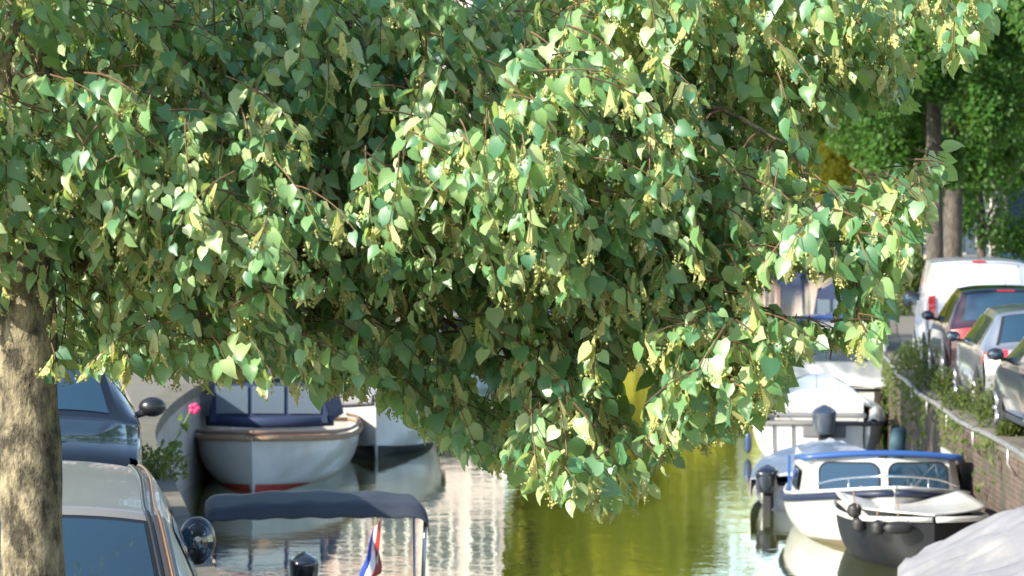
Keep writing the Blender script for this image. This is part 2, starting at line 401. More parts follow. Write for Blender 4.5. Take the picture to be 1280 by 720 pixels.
def twig(p, lit=True):
    d = Vector((random.gauss(.45, .55), random.gauss(-.1, .6), random.gauss(-.35, .35))).normalized()
    ln = random.uniform(.18, .42); n = int(ln / .034)
    q = Vector(p); pts = [q.copy()]
    sgn = 1
    for i in range(n):
        d = (d + Vector((0, 0, -.085)) + Vector([random.gauss(0, .05) for _ in range(3)])).normalized()
        q = q + d * (ln / n); pts.append(q.copy())
        Xp = q.x / q.y * 9.5; Zp = CZ + (q.z - CZ) / q.y * 9.5
        if Zp < 4.95 and (Zp < zmin(Xp) + .025 + .05 * nz(q, 3) or hole(Xp, Zp)): break
        sd = d.cross(Vector((0, 0, 1))); sd = sd.normalized() if sd.length > .01 else Vector((1, 0, 0))
        sgn = -sgn
        td = (sd * sgn * random.uniform(.3, 1.) + d * .45 + Vector((0, 0, -random.uniform(.35, 1.3))) + Vector([random.gauss(0, .25) for _ in range(3)])).normalized()
        nn = Vector((random.gauss(-.6, .45), random.gauss(-.5, .42), random.uniform(.1, .9)))
        s = random.uniform(.036, .078) * (1.1 - .35 * i / n)
        lp = q + td * .028
        pos.append(lp); tip.append(td); nor.append(nn); siz.append(s)
        twigs_p = (q, lp)
        if random.random() < (.34 if q.x > .1 else .2):
            bd = Vector((random.gauss(0, .35), random.gauss(0, .35), -1)).normalized()
            bpos.append(q + bd * .01); btip.append(bd); bnor.append(Vector((random.gauss(0, 1), random.gauss(-.5, 1), .3))); bsiz.append(random.uniform(.06, .11))
            c = q + bd * random.uniform(.055, .075)
            for _ in range(random.randint(9, 16)):
                fpos.append(c + Vector((random.gauss(0, .011), random.gauss(0, .011), random.gauss(-.01, .01))))
    twigs.append(pts)
def fill(n, bounds, dens):
    c = 0; tries = 0
    while c < n and tries < n * 60:
        tries += 1
        x = random.uniform(*bounds[0]); y = random.uniform(*bounds[1]); z = random.uniform(*bounds[2])
        if not dens(x, y, z): continue
        twig((x, y, z)); c += 1
        if c % 9 == 0:
            v = np.array((x, y, z)); d = ((LP - v) ** 2).sum(1); d += 3 * np.maximum(0, z - LP[:, 2]) ** 2
            k = LP[d.argmin()]
            if np.linalg.norm(k - v) < .4:
                mid = (k + v) / 2 + np.array((0, 0, .04))
                if not any(hole(q[0] / q[1] * 9.5, CZ + (q[2] - CZ) / q[1] * 9.5) for q in (mid, v, (mid + v) / 2, (mid + k) / 2)): brs.append((k, mid, v))
def dvis(x, y, z):
    X = x / y * 9.5; Z = CZ + (z - CZ) / y * 9.5
    if Z < zmin(X) + .07 + .05 * nz((X, y, 0), 2.5): return False
    if hole(X, Z): return False
    if y < 8.95 + 1.15 * nz((X, Z, 3.3), 1.5) + .35 * nz((X, Z, 7.), 4.): return False
    if X < -1.38 and y < 9.8 and (3.62 < Z < 4.02 or 4.55 < Z < 4.76): return False
    k = nz((x, y * .8, z), 1.7) + .5 * nz((x, y, z), 4)
    thin = .12 if X > .9 else (-.28 if X < .3 else -.1)
    return k > thin
NF = 1
fill(int(3000 * NF), ((-2.1, 1.75), (8.3, 10.6), (3.1, 4.95)), dvis)
fill(int(330 * NF), ((.4, 1.75), (9., 10.2), (3.3, 4.95)), dvis)
fill(int(120 * NF), ((.55, 1.22), (8.8, 9.3), (3.5, 3.74)), lambda x, y, z: not hole(x, z))
fill(int(260 * NF), ((-2.8, -1.0), (7.7, 9.3), (5.0, 6.3)), lambda x, y, z: math.dist((x, y, z), (-1.75, 8.75, 5.45)) < .6)  # clump above the frame, added to shade the left-centre leaves
fill(int(45 * NF), ((-3.4, -2.2), (7.4, 8.6), (4.5, 5.6)), lambda x, y, z: math.dist((x, y, z), (-2.85, 8.0, 5.0)) < .5)  # second clump out of frame, added to shade the left side
def dup_(x, y, z):
    if y < 9.7 or x < -2.2: return False
    r = math.hypot((x + .9) / 3.1, (y - 9.4) / 2.4)
    if r > 1 - .12 * max(0, z - 6): return False
    return nz((x, y, z), .85) + .4 * nz((x, y, z), 2.5) > .1
fill(int(220 * NF), ((-4, 2.1), (7, 11.8), (4.95, 8.3)), dup_)
def A(l): return np.array([tuple(v) for v in l])
off = np.array([TX, TY, QZ])
leaves('crown', A(pos) - off, A(tip), A(nor), np.array(siz), M_leaf, tree)
bo = leaves('blossom', A(bpos) - off, A(btip), A(bnor), np.array(bsiz), M_blossom, tree, 'bract')
bo['label'] = 'pale yellow lime blossom bracts hanging among the leaves'
V, Fc = [], []
for p in fpos:
    p = Vector(loc(p)); r = random.uniform(.003, .0058); o = len(V)
    V += [(p.x + r, p.y, p.z), (p.x - r, p.y, p.z), (p.x, p.y + r, p.z), (p.x, p.y - r, p.z), (p.x, p.y, p.z + r), (p.x, p.y, p.z - r)]
    Fc += [(o, o + 2, o + 4), (o + 2, o + 1, o + 4), (o + 1, o + 3, o + 4), (o + 3, o, o + 4), (o + 2, o, o + 5), (o + 1, o + 2, o + 5), (o + 3, o + 1, o + 5), (o, o + 3, o + 5)]
obj('flower_buds', (V, Fc), M_blossom, bo)['kind'] = 'stuff'
tw = [tube([loc(p) for p in pts], list(np.linspace(.0032, .0012, len(pts))), 4, False) for pts in twigs if len(pts) > 2]
tw += [tube([loc(p) for p in crs(b3, 5)], list(np.linspace(.006, .0025, 11)), 5, False) for b3 in brs]
obj('twigs', join(*tw) if False else (lambda: (lambda V, Fc: (V, Fc))(*(lambda acc: (acc[0], acc[1]))((lambda: [sum(([*v] for v, f in tw), []), (lambda: [tuple(i + o for i in q) for (v, f), o in zip(tw, np.cumsum([0] + [len(v) for v, f in tw[:-1]])) for q in f])()])())))(), M_twig, tree)['kind'] = 'stuff'

# -------- background trees
def crown_cloud(n, rad, zc, rz, size, seed, clump=.55, low=-1):
    r = np.random.default_rng(seed)
    nb = max(14, int(60 * clump)); C = []
    while len(C) < nb:
        v = r.uniform(-1, 1, 3)
        if .35 < np.linalg.norm(v) < 1: C.append(v)
    C = np.array(C); k = r.integers(0, nb, n)
    d = r.normal(0, 1, (n, 3)); d /= np.linalg.norm(d, axis=1, keepdims=True)
    rr = r.uniform(.1, .34, nb)[k] * r.uniform(.5, 1.08, n) ** .5
    P = C[k] + d * rr[:, None]
    P[:, 2] = np.maximum(P[:, 2], low + r.uniform(0, .25, n))
    pos = P * np.array([rad, rad, rz]) + np.array([0, 0, zc])
    tip = d * .6 + r.normal(0, .5, (n, 3)) + np.array([0, 0, -.6])
    nor = d + r.normal(0, .6, (n, 3)) + np.array([0, 0, .5])
    return pos, tip, nor, r.uniform(.6, 1.25, n) * size
def btree(x, y, h, rad, n, size, mat, label, cat='tree', group=None, seed=0, tr=.19, bot=.28, trunk_top=.55, clump=.8):
    t = thing('street_tree', (x, y, QZ), 0, label, cat, group)
    rs = random.Random(seed)
    pts = crs([(0, 0, -.1, tr * 1.5), (0, 0, .3, tr * 1.1), (rs.uniform(-.1, .1), rs.uniform(-.1, .1), h * .25, tr), (rs.uniform(-.2, .2), 0, h * trunk_top, tr * .7), (rs.uniform(-.3, .3), 0, h * .85, tr * .2)], 5)
    obj('trunk', tube([p[:3] for p in pts], [p[3] for p in pts], 12), M_bark2, t, True)
    for k in range(6):
        a = k * 1.05 + rs.uniform(-.3, .3); z0 = h * rs.uniform(bot, .6); ln = rad * rs.uniform(.6, .85)
        q = crs([(0, 0, z0), (math.cos(a) * ln * .4, math.sin(a) * ln * .4, z0 + h * .12), (math.cos(a) * ln, math.sin(a) * ln, z0 + h * .2)], 4)
        obj('limb', tube(q, list(np.linspace(tr * .45, tr * .1, len(q))), 7), M_bark2, t, True)
    zc = h * (bot + 1) / 2; rz = h * (1 - bot) / 2
    c = crown_cloud(n, rad, zc, rz, size, seed, clump)
    leaves('crown', *c, mat, t, 'quad')
    return t
G1 = 'trees along the right quay'
btree(10.0, 66, 13.5, 3.3, 80000, .14, M_leaf2, 'dark green tree on the right quay, its trunk left of its twin above the van', group=G1, seed=3, tr=.2, bot=.25)
btree(11.95, 76, 14, 4., 70000, .16, M_leaf2, 'dark green tree with thick grey trunk, right of its twin above the van', group=G1, seed=5, tr=.26, bot=.24)
btree(13.8, 52, 11.5, 4.6, 110000, .115, M_leaf2, 'dense green tree whose low crown fills the upper right corner', group=G1, seed=8, tr=.16, bot=.36)
btree(17.5, 112, 15, 5.2, 22000, .3, M_leaf2, 'dark tree farther along the right quay behind the twin trunks', group=G1, seed=9, tr=.25, bot=.3)
btree(20.6, 142, 14, 4.5, 18000, .36, M_leaf2, 'distant dark tree by the blue shaded houses', group=G1, seed=19, tr=.25, bot=.14)
btree(14.6, 87, 11, 3.1, 40000, .13, M_leaf2, 'small dark tree with a low crown in front of the shadow blue houses', group=G1, seed=71, tr=.14, bot=.12)
btree(16.2, 128, 11, 4.6, 16000, .3, M_leaf3, 'sunlit yellow green tree showing through the gap in the lime leaves', group=G1, seed=29, tr=.2, bot=.3)
G2 = 'yellow green trees on the left bank'
for i, (x, y, h, r_) in enumerate([(.9, 104, 18, 5), (3.6, 116, 19, 6), (4.6, 136, 19, 5), (8.2, 158, 13.5, 5), (14.5, 190, 12.5, 5)]):
    btree(x, y, h, r_, 15000, .42, M_leaf3, ['tall yellow green tree reflected in the canal, nearest on the far left bank', 'tall yellow green tree second along the far left bank', 'broad yellow green tree in the middle of the far left bank', 'broad yellow green tree second from the end of the far left bank', 'lower yellow green tree at the far end of the left bank'][i], group=G2, seed=40 + i, tr=.3, bot=.14)
G3 = 'shade trees behind the parked cars on the left'
for i, (x, y, h, r_) in enumerate([(-6.6, 37, 12, 3.8), (-7.6, 52, 12.5, 4.2)]):
    btree(x, y, h, r_, 18000, .24, M_leaf2, ['shade tree behind the white boat on the left quay', 'second shade tree farther back on the left quay'][i], group=G3, seed=60 + i, tr=.2, bot=.3)

# shrubs and weeds
def shrub(name, x, y, z, r_, h, n, size, label, seed, mat=M_weed, group=None, cat='plant'):
    t = thing(name, (x, y, z), 0, label, cat, group)
    r = np.random.default_rng(seed)
    a = r.uniform(0, 6.28, n); rr = np.sqrt(r.uniform(0, 1, n)) * r_; hh = r.uniform(0, 1, n) ** .8 * h * (1 - .5 * (rr / r_) ** 2)
    P = np.stack([np.cos(a) * rr, np.sin(a) * rr, hh], 1)
    tipv = np.stack([np.cos(a) * .5, np.sin(a) * .5, r.uniform(-.2, 1.4, n)], 1) + r.normal(0, .3, (n, 3))
    leaves('foliage', P, tipv, r.normal(0, 1, (n, 3)) + np.array([0, -.4, .6]), r.uniform(.6, 1.3, n) * size, mat, t, 'tri2', .7)
    st = [tube([(0, 0, -.02), (math.cos(k) * r_ * .3, math.sin(k) * r_ * .3, h * .5), (math.cos(k) * r_ * .55, math.sin(k) * r_ * .55, h * .85)], [.012, .008, .003], 5) for k in range(0, 6)]
    obj('stems', join(*st), M_weed, t)['kind'] = 'stuff'
    return t
GW = 'weeds along the right quay edge'
WL = ['yellow green weed tuft between the rail and the silver hatchback', 'bushy weed on the quay edge below the silver hatchback bumper', 'small weed tuft by the front wheel of the black car', 'tall grass tuft under the rail beside the red tailed dark car', 'weed tuft by the front of the silver hatchback', 'leafy weed on the quay edge beside the white van', 'low weed tuft at the bend of the pipe rail', 'weed tuft behind the dark car near the rail']
for i, (y, dx, r_, h) in enumerate([(34.8, .18, .3, .5), (36.4, .2, .32, .62), (33.4, .1, .15, .2), (40.4, .1, .22, .5), (38.2, .1, .25, .3), (46.5, .1, .32, .7), (43.2, .06, .25, .4), (49, .1, .3, .5)]):
    shrub('weed_tuft', edge(REf, y) + dx, y, QZ, r_, h, 420, .06, WL[i], 80 + i, group=GW)
shrub('bank_shrub', 14.1, 104, QZ, 1.3, 2.2, 2600, .2, 'green shrub on the quay edge beyond the white van', 91, cat='shrub')
shrub('bank_shrub', 15.8, 119, QZ, 1.4, 2.4, 2600, .22, 'farther green shrub at the bend of the right quay', 92, cat='shrub')
shrub('bank_shrub', 10.6, 80, QZ-.5, .8, 1.7, 1500, .12, 'dark green shrub hanging on the quay wall above the far cabin boat', 93, cat='shrub')
def ivy(y0, y1, n, label, seed, zlo=.35):
    r = np.random.default_rng(seed)
    y = r.uniform(y0, y1, n); k = r.uniform(0, 1, n) ** 1.6
    zz = QZ + .02 - k * (QZ - zlo) * (.55 + .45 * np.sin(y * 3.1 + seed))
    x = np.array([edge(REf, v) for v in y]) - .06 - r.uniform(0, .09, n)
    ym = (y0 + y1) / 2; xm = edge(REf, ym)
    P = np.stack([x - xm, y - ym, zz - QZ], 1)
    t = thing('wall_creeper', (xm, ym, QZ), 0, label, 'plant', 'creepers hanging down the brick quay wall')
    leaves('foliage', P, r.normal(0, .5, (n, 3)) + np.array([-.3, 0, -1]), r.normal(0, .4, (n, 3)) + np.array([-1, -.4, .3]), r.uniform(.03, .085, n), M_weed, t, 'tri2')
ivy(33.2, 34.8, 150, 'sparse creeper on the brick wall right of the blue roofed boat', 101)
ivy(36, 39.5, 420, 'green creeper on the brick wall above the blue roofed boat', 102)
ivy(41, 47, 700, 'creeper hanging on the brick wall beside the white motorboat', 103, .1)
ivy(49, 60, 1600, 'dense creeper on the far wall beside the arched cover', 104, .1)

# hollyhock on the left edge
hx, hy = PX(198, 28.2), 28.2
h = thing('hollyhock', (hx, hy, QZ), 0, 'leaning hollyhock with one pink flower between the cars and the white boat', 'plant')
st = crs([(0, 0, -.02), (.08, 0, .18), (.2, 0, .42), (.33, 0, .68)], 5)
obj('stem', tube(st, list(np.linspace(.012, .006, len(st))), 6), pm('green_stem', (.16, .24, .05), .6), h, True)
n = 46; k = rng.uniform(0, .8, n)
P = np.stack([.38 * k + rng.normal(0, .035, n), rng.normal(0, .04, n), .68 * k + rng.normal(0, .03, n)], 1)
leaves('foliage', P, rng.normal(0, .6, (n, 3)) + np.array([0, 0, .1]), rng.normal(0, .5, (n, 3)) + np.array([0, -.8, .5]), rng.uniform(.03, .1, n), M_weed, h, 'heart')
M_pink = pm('pink_petal', (.62, .03, .14), .6)
pt = [ell((.36 + .032 * math.cos(a), -.02, .68 + .032 * math.sin(a)), (.03, .012, .03), 8, 6) for a in np.arange(5) * 1.257]
obj('flower', join(*pt), M_pink, h, True)
shrub('edge_weed', PX(195, 27.6), 27.6, QZ, .3, .4, 260, .07, 'pale weeds on the quay edge at the foot of the hollyhock', 94)

# ------------------------------------------------------------------ cars
class Shape:
    def __init__(s, prof, W, zb, k=6):
        q = crs(prof, k); s.q = q; s.n = len(q) - 1; s.k = k; s.W = W / 2; s.zb = zb
        s.L = max(p[0] for p in q)
    def prof(s, t):
        i = min(int(t), len(s.q) - 2) if False else None
        f = t * s.k; i = max(0, min(int(f), s.n - 1)); a = f - i
        return s.q[i] * (1 - a) + s.q[i + 1] * a
    def wy(s, y):
        e = abs(y - s.L / 2) / (s.L / 2); return s.W * (1 - .1 * e ** 4)
    def top(s, t, u):
        y, z, we = s.prof(t)
        e = abs(u); c = (y - s.L / 2) / (s.L / 2)
        yy = y - math.copysign(1, c) * .16 * e ** 2.5 * min(1, abs(c) ** 3 * 1.0)
        return np.array([u * min(we, s.wy(yy)), yy, z - .045 * e ** 2.6 - .012 * e ** 6])
    def side(s, t, v, sg):
        E = s.top(t, sg); y = E[1]; w = s.wy(y); zb = min(s.zb, E[2] - .02)
        if v < .4:
            a = v / .4; x = abs(E[0]) + (w - abs(E[0])) * (a ** .85); z = E[2] + (zb - E[2]) * a
        else:
            a = (v - .4) / .6; x = w * (1 + .022 * math.sin(a * math.pi) - .045 * a * a); z = zb + (.24 - zb) * a
        return np.array([sg * x, y, z])
def patch(fn, a0, a1, b0, b1, n, m, off, center):
    """surface patch offset outwards from center by off"""
    c = np.array(center)
    def f(i, j):
        a = a0 + (a1 - a0) * i; b = b0 + (b1 - b0) * j; p = fn(a, b); e = 1e-3
        nn = np.cross(fn(a + e, b) - p, fn(a, b + e) - p); l = np.linalg.norm(nn)
        if l < 1e-12: return p
        nn /= l
        if np.dot(nn, p - c) < 0: nn = -nn
        return p + nn * off
    return grid(f, n, m)
# profile points: (y, z, half width at the top edge). index: 0 rear bottom ... rear glass = ia..ib ; windscreen = ic..id
def profile(kind):
    if kind == 'hatch':
        return [(.12, .28, .8), (.02, .45, .84), (.0, .7, .84), (.08, .93, .82), (.18, 1.0, .74), (.52, 1.36, .62), (.75, 1.43, .6), (1.5, 1.47, .6), (2.3, 1.42, .59), (3.05, 1.02, .72), (3.2, .97, .76), (3.8, .83, .76), (4.0, .68, .8), (4.05, .45, .8), (3.95, .26, .78)], 4, 5, 8, 9
    if kind == 'suv':
        return [(.12, .3, .82), (.02, .5, .86), (.0, .8, .86), (.06, 1.02, .84), (.14, 1.1, .76), (.4, 1.52, .66), (.62, 1.6, .64), (1.5, 1.63, .64), (2.35, 1.57, .62), (2.98, 1.12, .76), (3.15, 1.07, .8), (3.95, .95, .8), (4.25, .78, .82), (4.3, .5, .82), (4.2, .3, .8)], 4, 5, 8, 9
    if kind == 'van':
        return [(.1, .35, .86), (.02, .55, .9), (.0, .95, .9), (.03, 1.2, .88), (.06, 1.3, .85), (.14, 1.85, .8), (.28, 1.95, .78), (1.6, 1.99, .78), (3.0, 1.9, .76), (3.7, 1.22, .84), (3.85, 1.14, .86), (4.3, .95, .84), (4.5, .75, .84), (4.55, .5, .84), (4.45, .32, .82)], 4, 5, 8, 9
    # sedan / estate
    return [(.12, .28, .8), (.02, .45, .84), (.0, .7, .84), (.06, .88, .82), (.2, .98, .78), (.7, 1.36, .7), (.93, 1.42, .68), (1.9, 1.46, .69), (2.85, 1.4, .66), (3.5, 1.0, .72), (3.65, .96, .76), (4.35, .8, .76), (4.55, .66, .8), (4.6, .45, .8), (4.5, .26, .78)], 4, 5, 8, 9
def lerp(a, b, t): return a + (b - a) * t
def car(kind, paint, label, cat='car', W=1.78, group=None, roofmat=None, hrear=True):
    pr, ia, ib, ic, idd = profile(kind)
    s = Shape(pr, W, {'hatch': .93, 'suv': 1.04, 'van': 1.15}.get(kind, .92)); L_ = s.L; cen = (0, L_ / 2, .8)
    root = thing('parked_' + ('van' if kind == 'van' else 'car'), (0, 0, 0), 0, label, cat, group)
    last = len(pr) - 1
    shell = [grid(lambda i, j: s.top(i * last, j * 2 - 1), 84, 22)]
    t0, t1 = 3.2, last - 2.6
    for sg in (-1, 1): shell.append(grid(lambda i, j: s.side(lerp(t0, t1, i), j, sg), 56, 14, sg > 0))
    obj('body', join(*shell), paint, root, True)
    # roof skin (slightly proud) as a part
    if roofmat: obj('roof', patch(s.top, ib + .15, ic - .05, -.97, .97, 18, 12, .006, cen), roofmat, root, True)
    isv = kind == 'van'
    obj('rear_window', patch(s.top, ia + (.1 if isv else .12), ib + (.0 if isv else .05), -.86, .86, 8, 14, .006, cen), M_glass if not isv else paint, root, True)
    obj('windscreen', patch(s.top, ic + .02, idd - .02, -.9, .9, 10, 14, .006, cen), M_glass, root, True)
    # dark seals round the glass
    if not isv:
        obj('window_seal', join(patch(s.top, ia + .05, ib + .12, -.92, -.862, 8, 1, .005, cen), patch(s.top, ia + .05, ib + .12, .862, .92, 8, 1, .005, cen), patch(s.top, ib + .055, ib + .12, -.862, .862, 1, 14, .005, cen)), M_trim, root, True)
    segs = [(.35, .62)] if isv else []
    for sg in (-1, 1):
        f = lambda a, b: s.side(a, b, sg)
        rng_ = [(ic - .55, idd - .25)] if isv else [(ib + .35, ib + 1.5), (ib + 1.6, ic + .35)]
        for a, b_ in rng_:
            obj('side_window', patch(f, a, b_, .07, .37, 10, 4, .006, cen), M_glass, root, True)
        obj('door_seam', join(*[patch(f, a, a + .012, .1, .93, 1, 12, .004, cen) for a in (ib + .25, ib + 1.53, ic + .6)]), M_trim, root)
        obj('sill_trim', patch(f, 4.6, last - 4, .93, 1., 30, 1, .012, cen), M_trim, root)
    # lights
    for sg in (-1, 1):
        if isv: V = patch(lambda a, b: s.side(a, b, sg), 3.9, 4.25, .3, .62, 2, 6, .012, cen); T = patch(s.top, 2.1, 4.2, sg * .86, sg * .99, 8, 3, .012, cen)
        else: V = patch(lambda a, b: s.side(a, b, sg), 3.25, 3.9, .44, .56, 4, 4, .012, cen); T = patch(s.top, 2.55 if kind == 'hatch' else 2.3, 3.05, sg * .66, sg * .99, 6, 5, .012, cen)
        tl = obj('tail_light', join(T, V), M_red, root, True)
        obj('headlight', patch(s.top, last - 2.0, last - 1.3, sg * .62, sg * .98, 6, 5, .012, cen), M_lens, root, True)
    obj('rear_bumper', patch(s.top, .3, 1.7, -.99, .99, 5, 16, .03, cen), paint if kind != 'van' else M_trim, root, True)
    obj('front_grille', patch(s.top, last - 2.0, last - 1.1, -.55, .55, 4, 8, .012, cen), M_trim, root, True)
    obj('number_plate', patch(s.top, 1.75, 2.3, -.3, .3, 3, 4, .014, cen), pm('yellow_plate', (.75, .5, .03), .4), root)
    if isv:
        obj('rear_door_seam', join(patch(s.top, 2.2, ib + .2, -.006, .006, 12, 1, .005, cen), patch(s.top, ib + .3, ib + .34, -.8, .8, 1, 12, .005, cen), patch(s.top, 2.2, ib + .3, -.84, -.828, 12, 1, .005, cen), patch(s.top, 2.2, ib + .3, .828, .84, 12, 1, .005, cen)), M_trim, root)
        obj('brake_light', patch(s.top, ib + .36, ib + .6, -.14, .14, 2, 4, .012, cen), M_red, root)
    else:
        obj('brake_light', patch(s.top, ib + .14, ib + .22, -.2, .2, 1, 6, .012, cen), M_red, root)
        obj('wiper', tube([s.top(ia + .2, 0) + np.array((0, -.02, .01)), s.top(ia + .35, .45) + np.array((0, -.02, .02))], .008, 5), M_trim, root)
    obj('antenna', tube([s.top(ib + .6, 0), s.top(ib + .6, 0) + np.array((0, -.08, .16))], [.006, .003], 5), M_trim, root)
    if kind == 'estate':
        for sg in (-1, 1):
            obj('roof_rail', tube([s.top(t, sg * .96) + np.array((0, 0, .018)) for t in np.linspace(ia + .3, ic - .1, 24)], .007, 6), pm('copper_strip', (.3, .17, .1), .35, .7), root, True)
            obj('roof_gutter', tube([s.top(t, sg * .9) + np.array((0, 0, .004)) for t in np.linspace(ia + .1, ic - .1, 24)], .012, 6), M_trim, root, True)
    # wheels
    wr = .33 if kind not in ('suv', 'van') else .35
    for y in (.78, L_ - .82):
        for sg in (-1, 1):
            x = sg * (W / 2 - .09)
            wv = obj('wheel', join(*[tube([(x - sg * .1, y, wr), (x - sg * .1, y, wr)], .001, 3)]) if False else wheelv(x, y, wr, sg), M_black, root, True)
            hub = obj('rim', wheelrim(x, y, wr, sg), pm('alloy', (.5, .5, .52), .3, .9), wv, True)
            obj('wheel_arch', arch(x + sg * .088, y, wr + .045, sg), M_trim, root, True)
    # mirrors
    ym = {'hatch': 2.72, 'suv': 2.72, 'van': 3.35}.get(kind, 3.15); zm = {'hatch': 1.0, 'suv': 1.12, 'van': 1.22}.get(kind, 1.0); ms = 1.35 if isv else (.86 if kind == 'estate' else 1.); mz = 1.5 if isv else (1.3 if kind == 'estate' else .85)
    for sg in (-1, 1):
        x = sg * (W / 2 + (.04 if kind == 'estate' else .1))
        mo = obj('mirror', join(ell((x, ym, zm), (.105 * ms, .085, .09 * mz), 18, 12), tube([(sg * (W / 2 - .1), ym + .02, zm - .08), (x, ym + .01, zm - .03)], .028, 6)), M_trim, root, True)
        obj('mirror_glass', grid(lambda u, v: (x + .086 * ms * v * math.cos(6.283 * u), ym - .085 + .03 * v * v, zm + .8 * .086 * mz * v * math.sin(6.283 * u)), 14, 3), M_glass, mo)
    return root
def wheelv(x, y, r, sg):
    prof = [(.0, r * .62), (.02, r * .96), (.05, r), (.15, r), (.19, r * .95), (.2, r * .64)]
    return grid(lambda u, v: (x + sg * (.11 - np.interp(v, np.linspace(0, 1, 6), [p[0] for p in prof])), y + np.interp(v, np.linspace(0, 1, 6), [p[1] for p in prof]) * math.cos(6.2832 * u), r + np.interp(v, np.linspace(0, 1, 6), [p[1] for p in prof]) * math.sin(6.2832 * u)), 28, 5)
def wheelrim(x, y, r, sg):
    V = [grid(lambda u, v: (x + sg * .06, y + r * .64 * v * math.cos(6.2832 * u), r + r * .64 * v * math.sin(6.2832 * u)), 24, 1)]
    for k in range(5):
        a = k * 1.2566
        V.append(tube([(x + sg * .085, y + .04 * math.cos(a), r + .04 * math.sin(a)), (x + sg * .1, y + r * .62 * math.cos(a), r + r * .62 * math.sin(a))], [.035, .028], 6))
    V.append(ell((x + sg * .085, y, r), (.02, .05, .05), 10, 6))
    return join(*V)
def arch(x, y, r, sg):
    return grid(lambda u, v: (x, y + (r - .05 * v) * math.cos(math.pi * u), .33 + (r - .05 * v) * math.sin(math.pi * u)), 18, 1)
def place(c, x, y, rz, z=QZ): c.location = (x, y, z); c.rotation_euler = (0, 0, rz)
P_silver = pm('silver_paint', (.42, .43, .44), .3, .85, 1.)
P_grey = pm('warm_grey_paint', (.34, .32, .29), .42, .6, .5)
P_black = pm('black_paint', (.012, .014, .02), .18, .2, 1.)
P_dark = pm('dark_slate_paint', (.01, .013, .017), .25, .5, 1.)
P_maroon = pm('dark_maroon_paint', (.05, .02, .03), .25, .4, 1.)
P_white = pm('white_paint', (.46, .5, .58), .25, 0, .8)
def put_right(c, Dm, off, ym, dz=0, W=1.78):
    """centre line 'off' metres right of the quay edge; mirror at distance Dm"""
    h_ = head(REf, Dm); y0 = Dm - ym; a = h_
    xm = edge(REf, Dm) + off + W / 2
    x0 = xm + math.sin(a) * ym * 1.0; place(c, x0, Dm - math.cos(a) * ym, a)
c_black = car('hatch', P_black, 'black car nearest on the right quay, cropped by the frame, its side mirror catching sun'); put_right(c_black, 33.2, .0, 2.72)
c_silv = car('hatch', P_silver, 'silver hatchback parked between the black car and the dark car'); put_right(c_silv, 38.8, .14, 2.72)
c_dark = car('suv', P_maroon, 'dark car with black roof parked right behind the white van', roofmat=P_black); put_right(c_dark, 44.2, .24, 2.72)
c_van = car('van', P_white, 'white van with plain rear doors parked on the right quay', 'van', 1.82); put_right(c_van, 50.6, .32, 3.35)
# left cars
c1 = car('estate', P_grey, 'silver grey car nearest on the left behind the tree trunk, seen from its rear'); a = R(9.3)
place(c1, -1.92, 10.15, a)
c2 = car('suv', P_dark, 'dark glossy car facing the camera with raised windscreen behind the silver grey car', W=1.84)
place(c2, -4.22, 24.1, R(9.3) + math.pi)
c3 = clone(c_black, (-4.95, 25.4, QZ), R(8), 'black car farthest back on the left, only its mirror showing past the dark car')
# distant cars
for i, (x, y, src, lb) in enumerate([(18.9, 106, c_dark, 'small dark car far off above the roof of the white van'), (17.2, 100, c_silv, 'small silver car far off behind the two tree trunks'), (19.6, 126, c_silv, 'tiny pale car at the far bend of the right quay')]):
    clone(src, (x, y, QZ), head(REf, y), lb)

# ------------------------------------------------------------------ boats
class Hull:
    def __init__(s, L, B, f0, f1, draft=.25, tr=.82, p=2.2, rake=.35, flare=1.):
        s.L, s.B, s.f0, s.f1, s.d, s.tr, s.p, s.rake, s.fl = L, B / 2, f0, f1, draft, tr, p, rake, flare
    def beam(s, t):
        if t < .45: return s.B * (s.tr + (1 - s.tr) * math.sin(t / .45 * math.pi / 2))
        return s.B * max(0., 1 - ((t - .45) / .55) ** s.p) ** .8 + .0
    def rnd(s, t): return 1 - .16 * max(0, 1 - t / .09) ** 2
    def sheer(s, t): return s.f0 + (s.f1 - s.f0) * t ** 2.2 - .05 * math.sin(math.pi * t) * s.f0
    def pt(s, t, v, sg):
        b = s.beam(t) * s.rnd(t); z1 = s.sheer(t); a = v * math.pi / 2
        sharp = t ** 3
        x = b * (math.sin(a) ** (.42 + .5 * sharp)) * (1 - .0 * v); x *= (1 - .14 * s.fl * sharp * (1 - v))
        d = s.d * (1 - .45 * t ** 4)
        z = -d + (z1 + d) * (1 - math.cos(a) ** (1.25))
        z = -d + (z1 + d) * (v ** 1.35 * .7 + .3 * (1 - math.cos(a)))
        return np.array([sg * x, s.L * t + s.rake * v * t ** 4 - s.rake * .0, z])
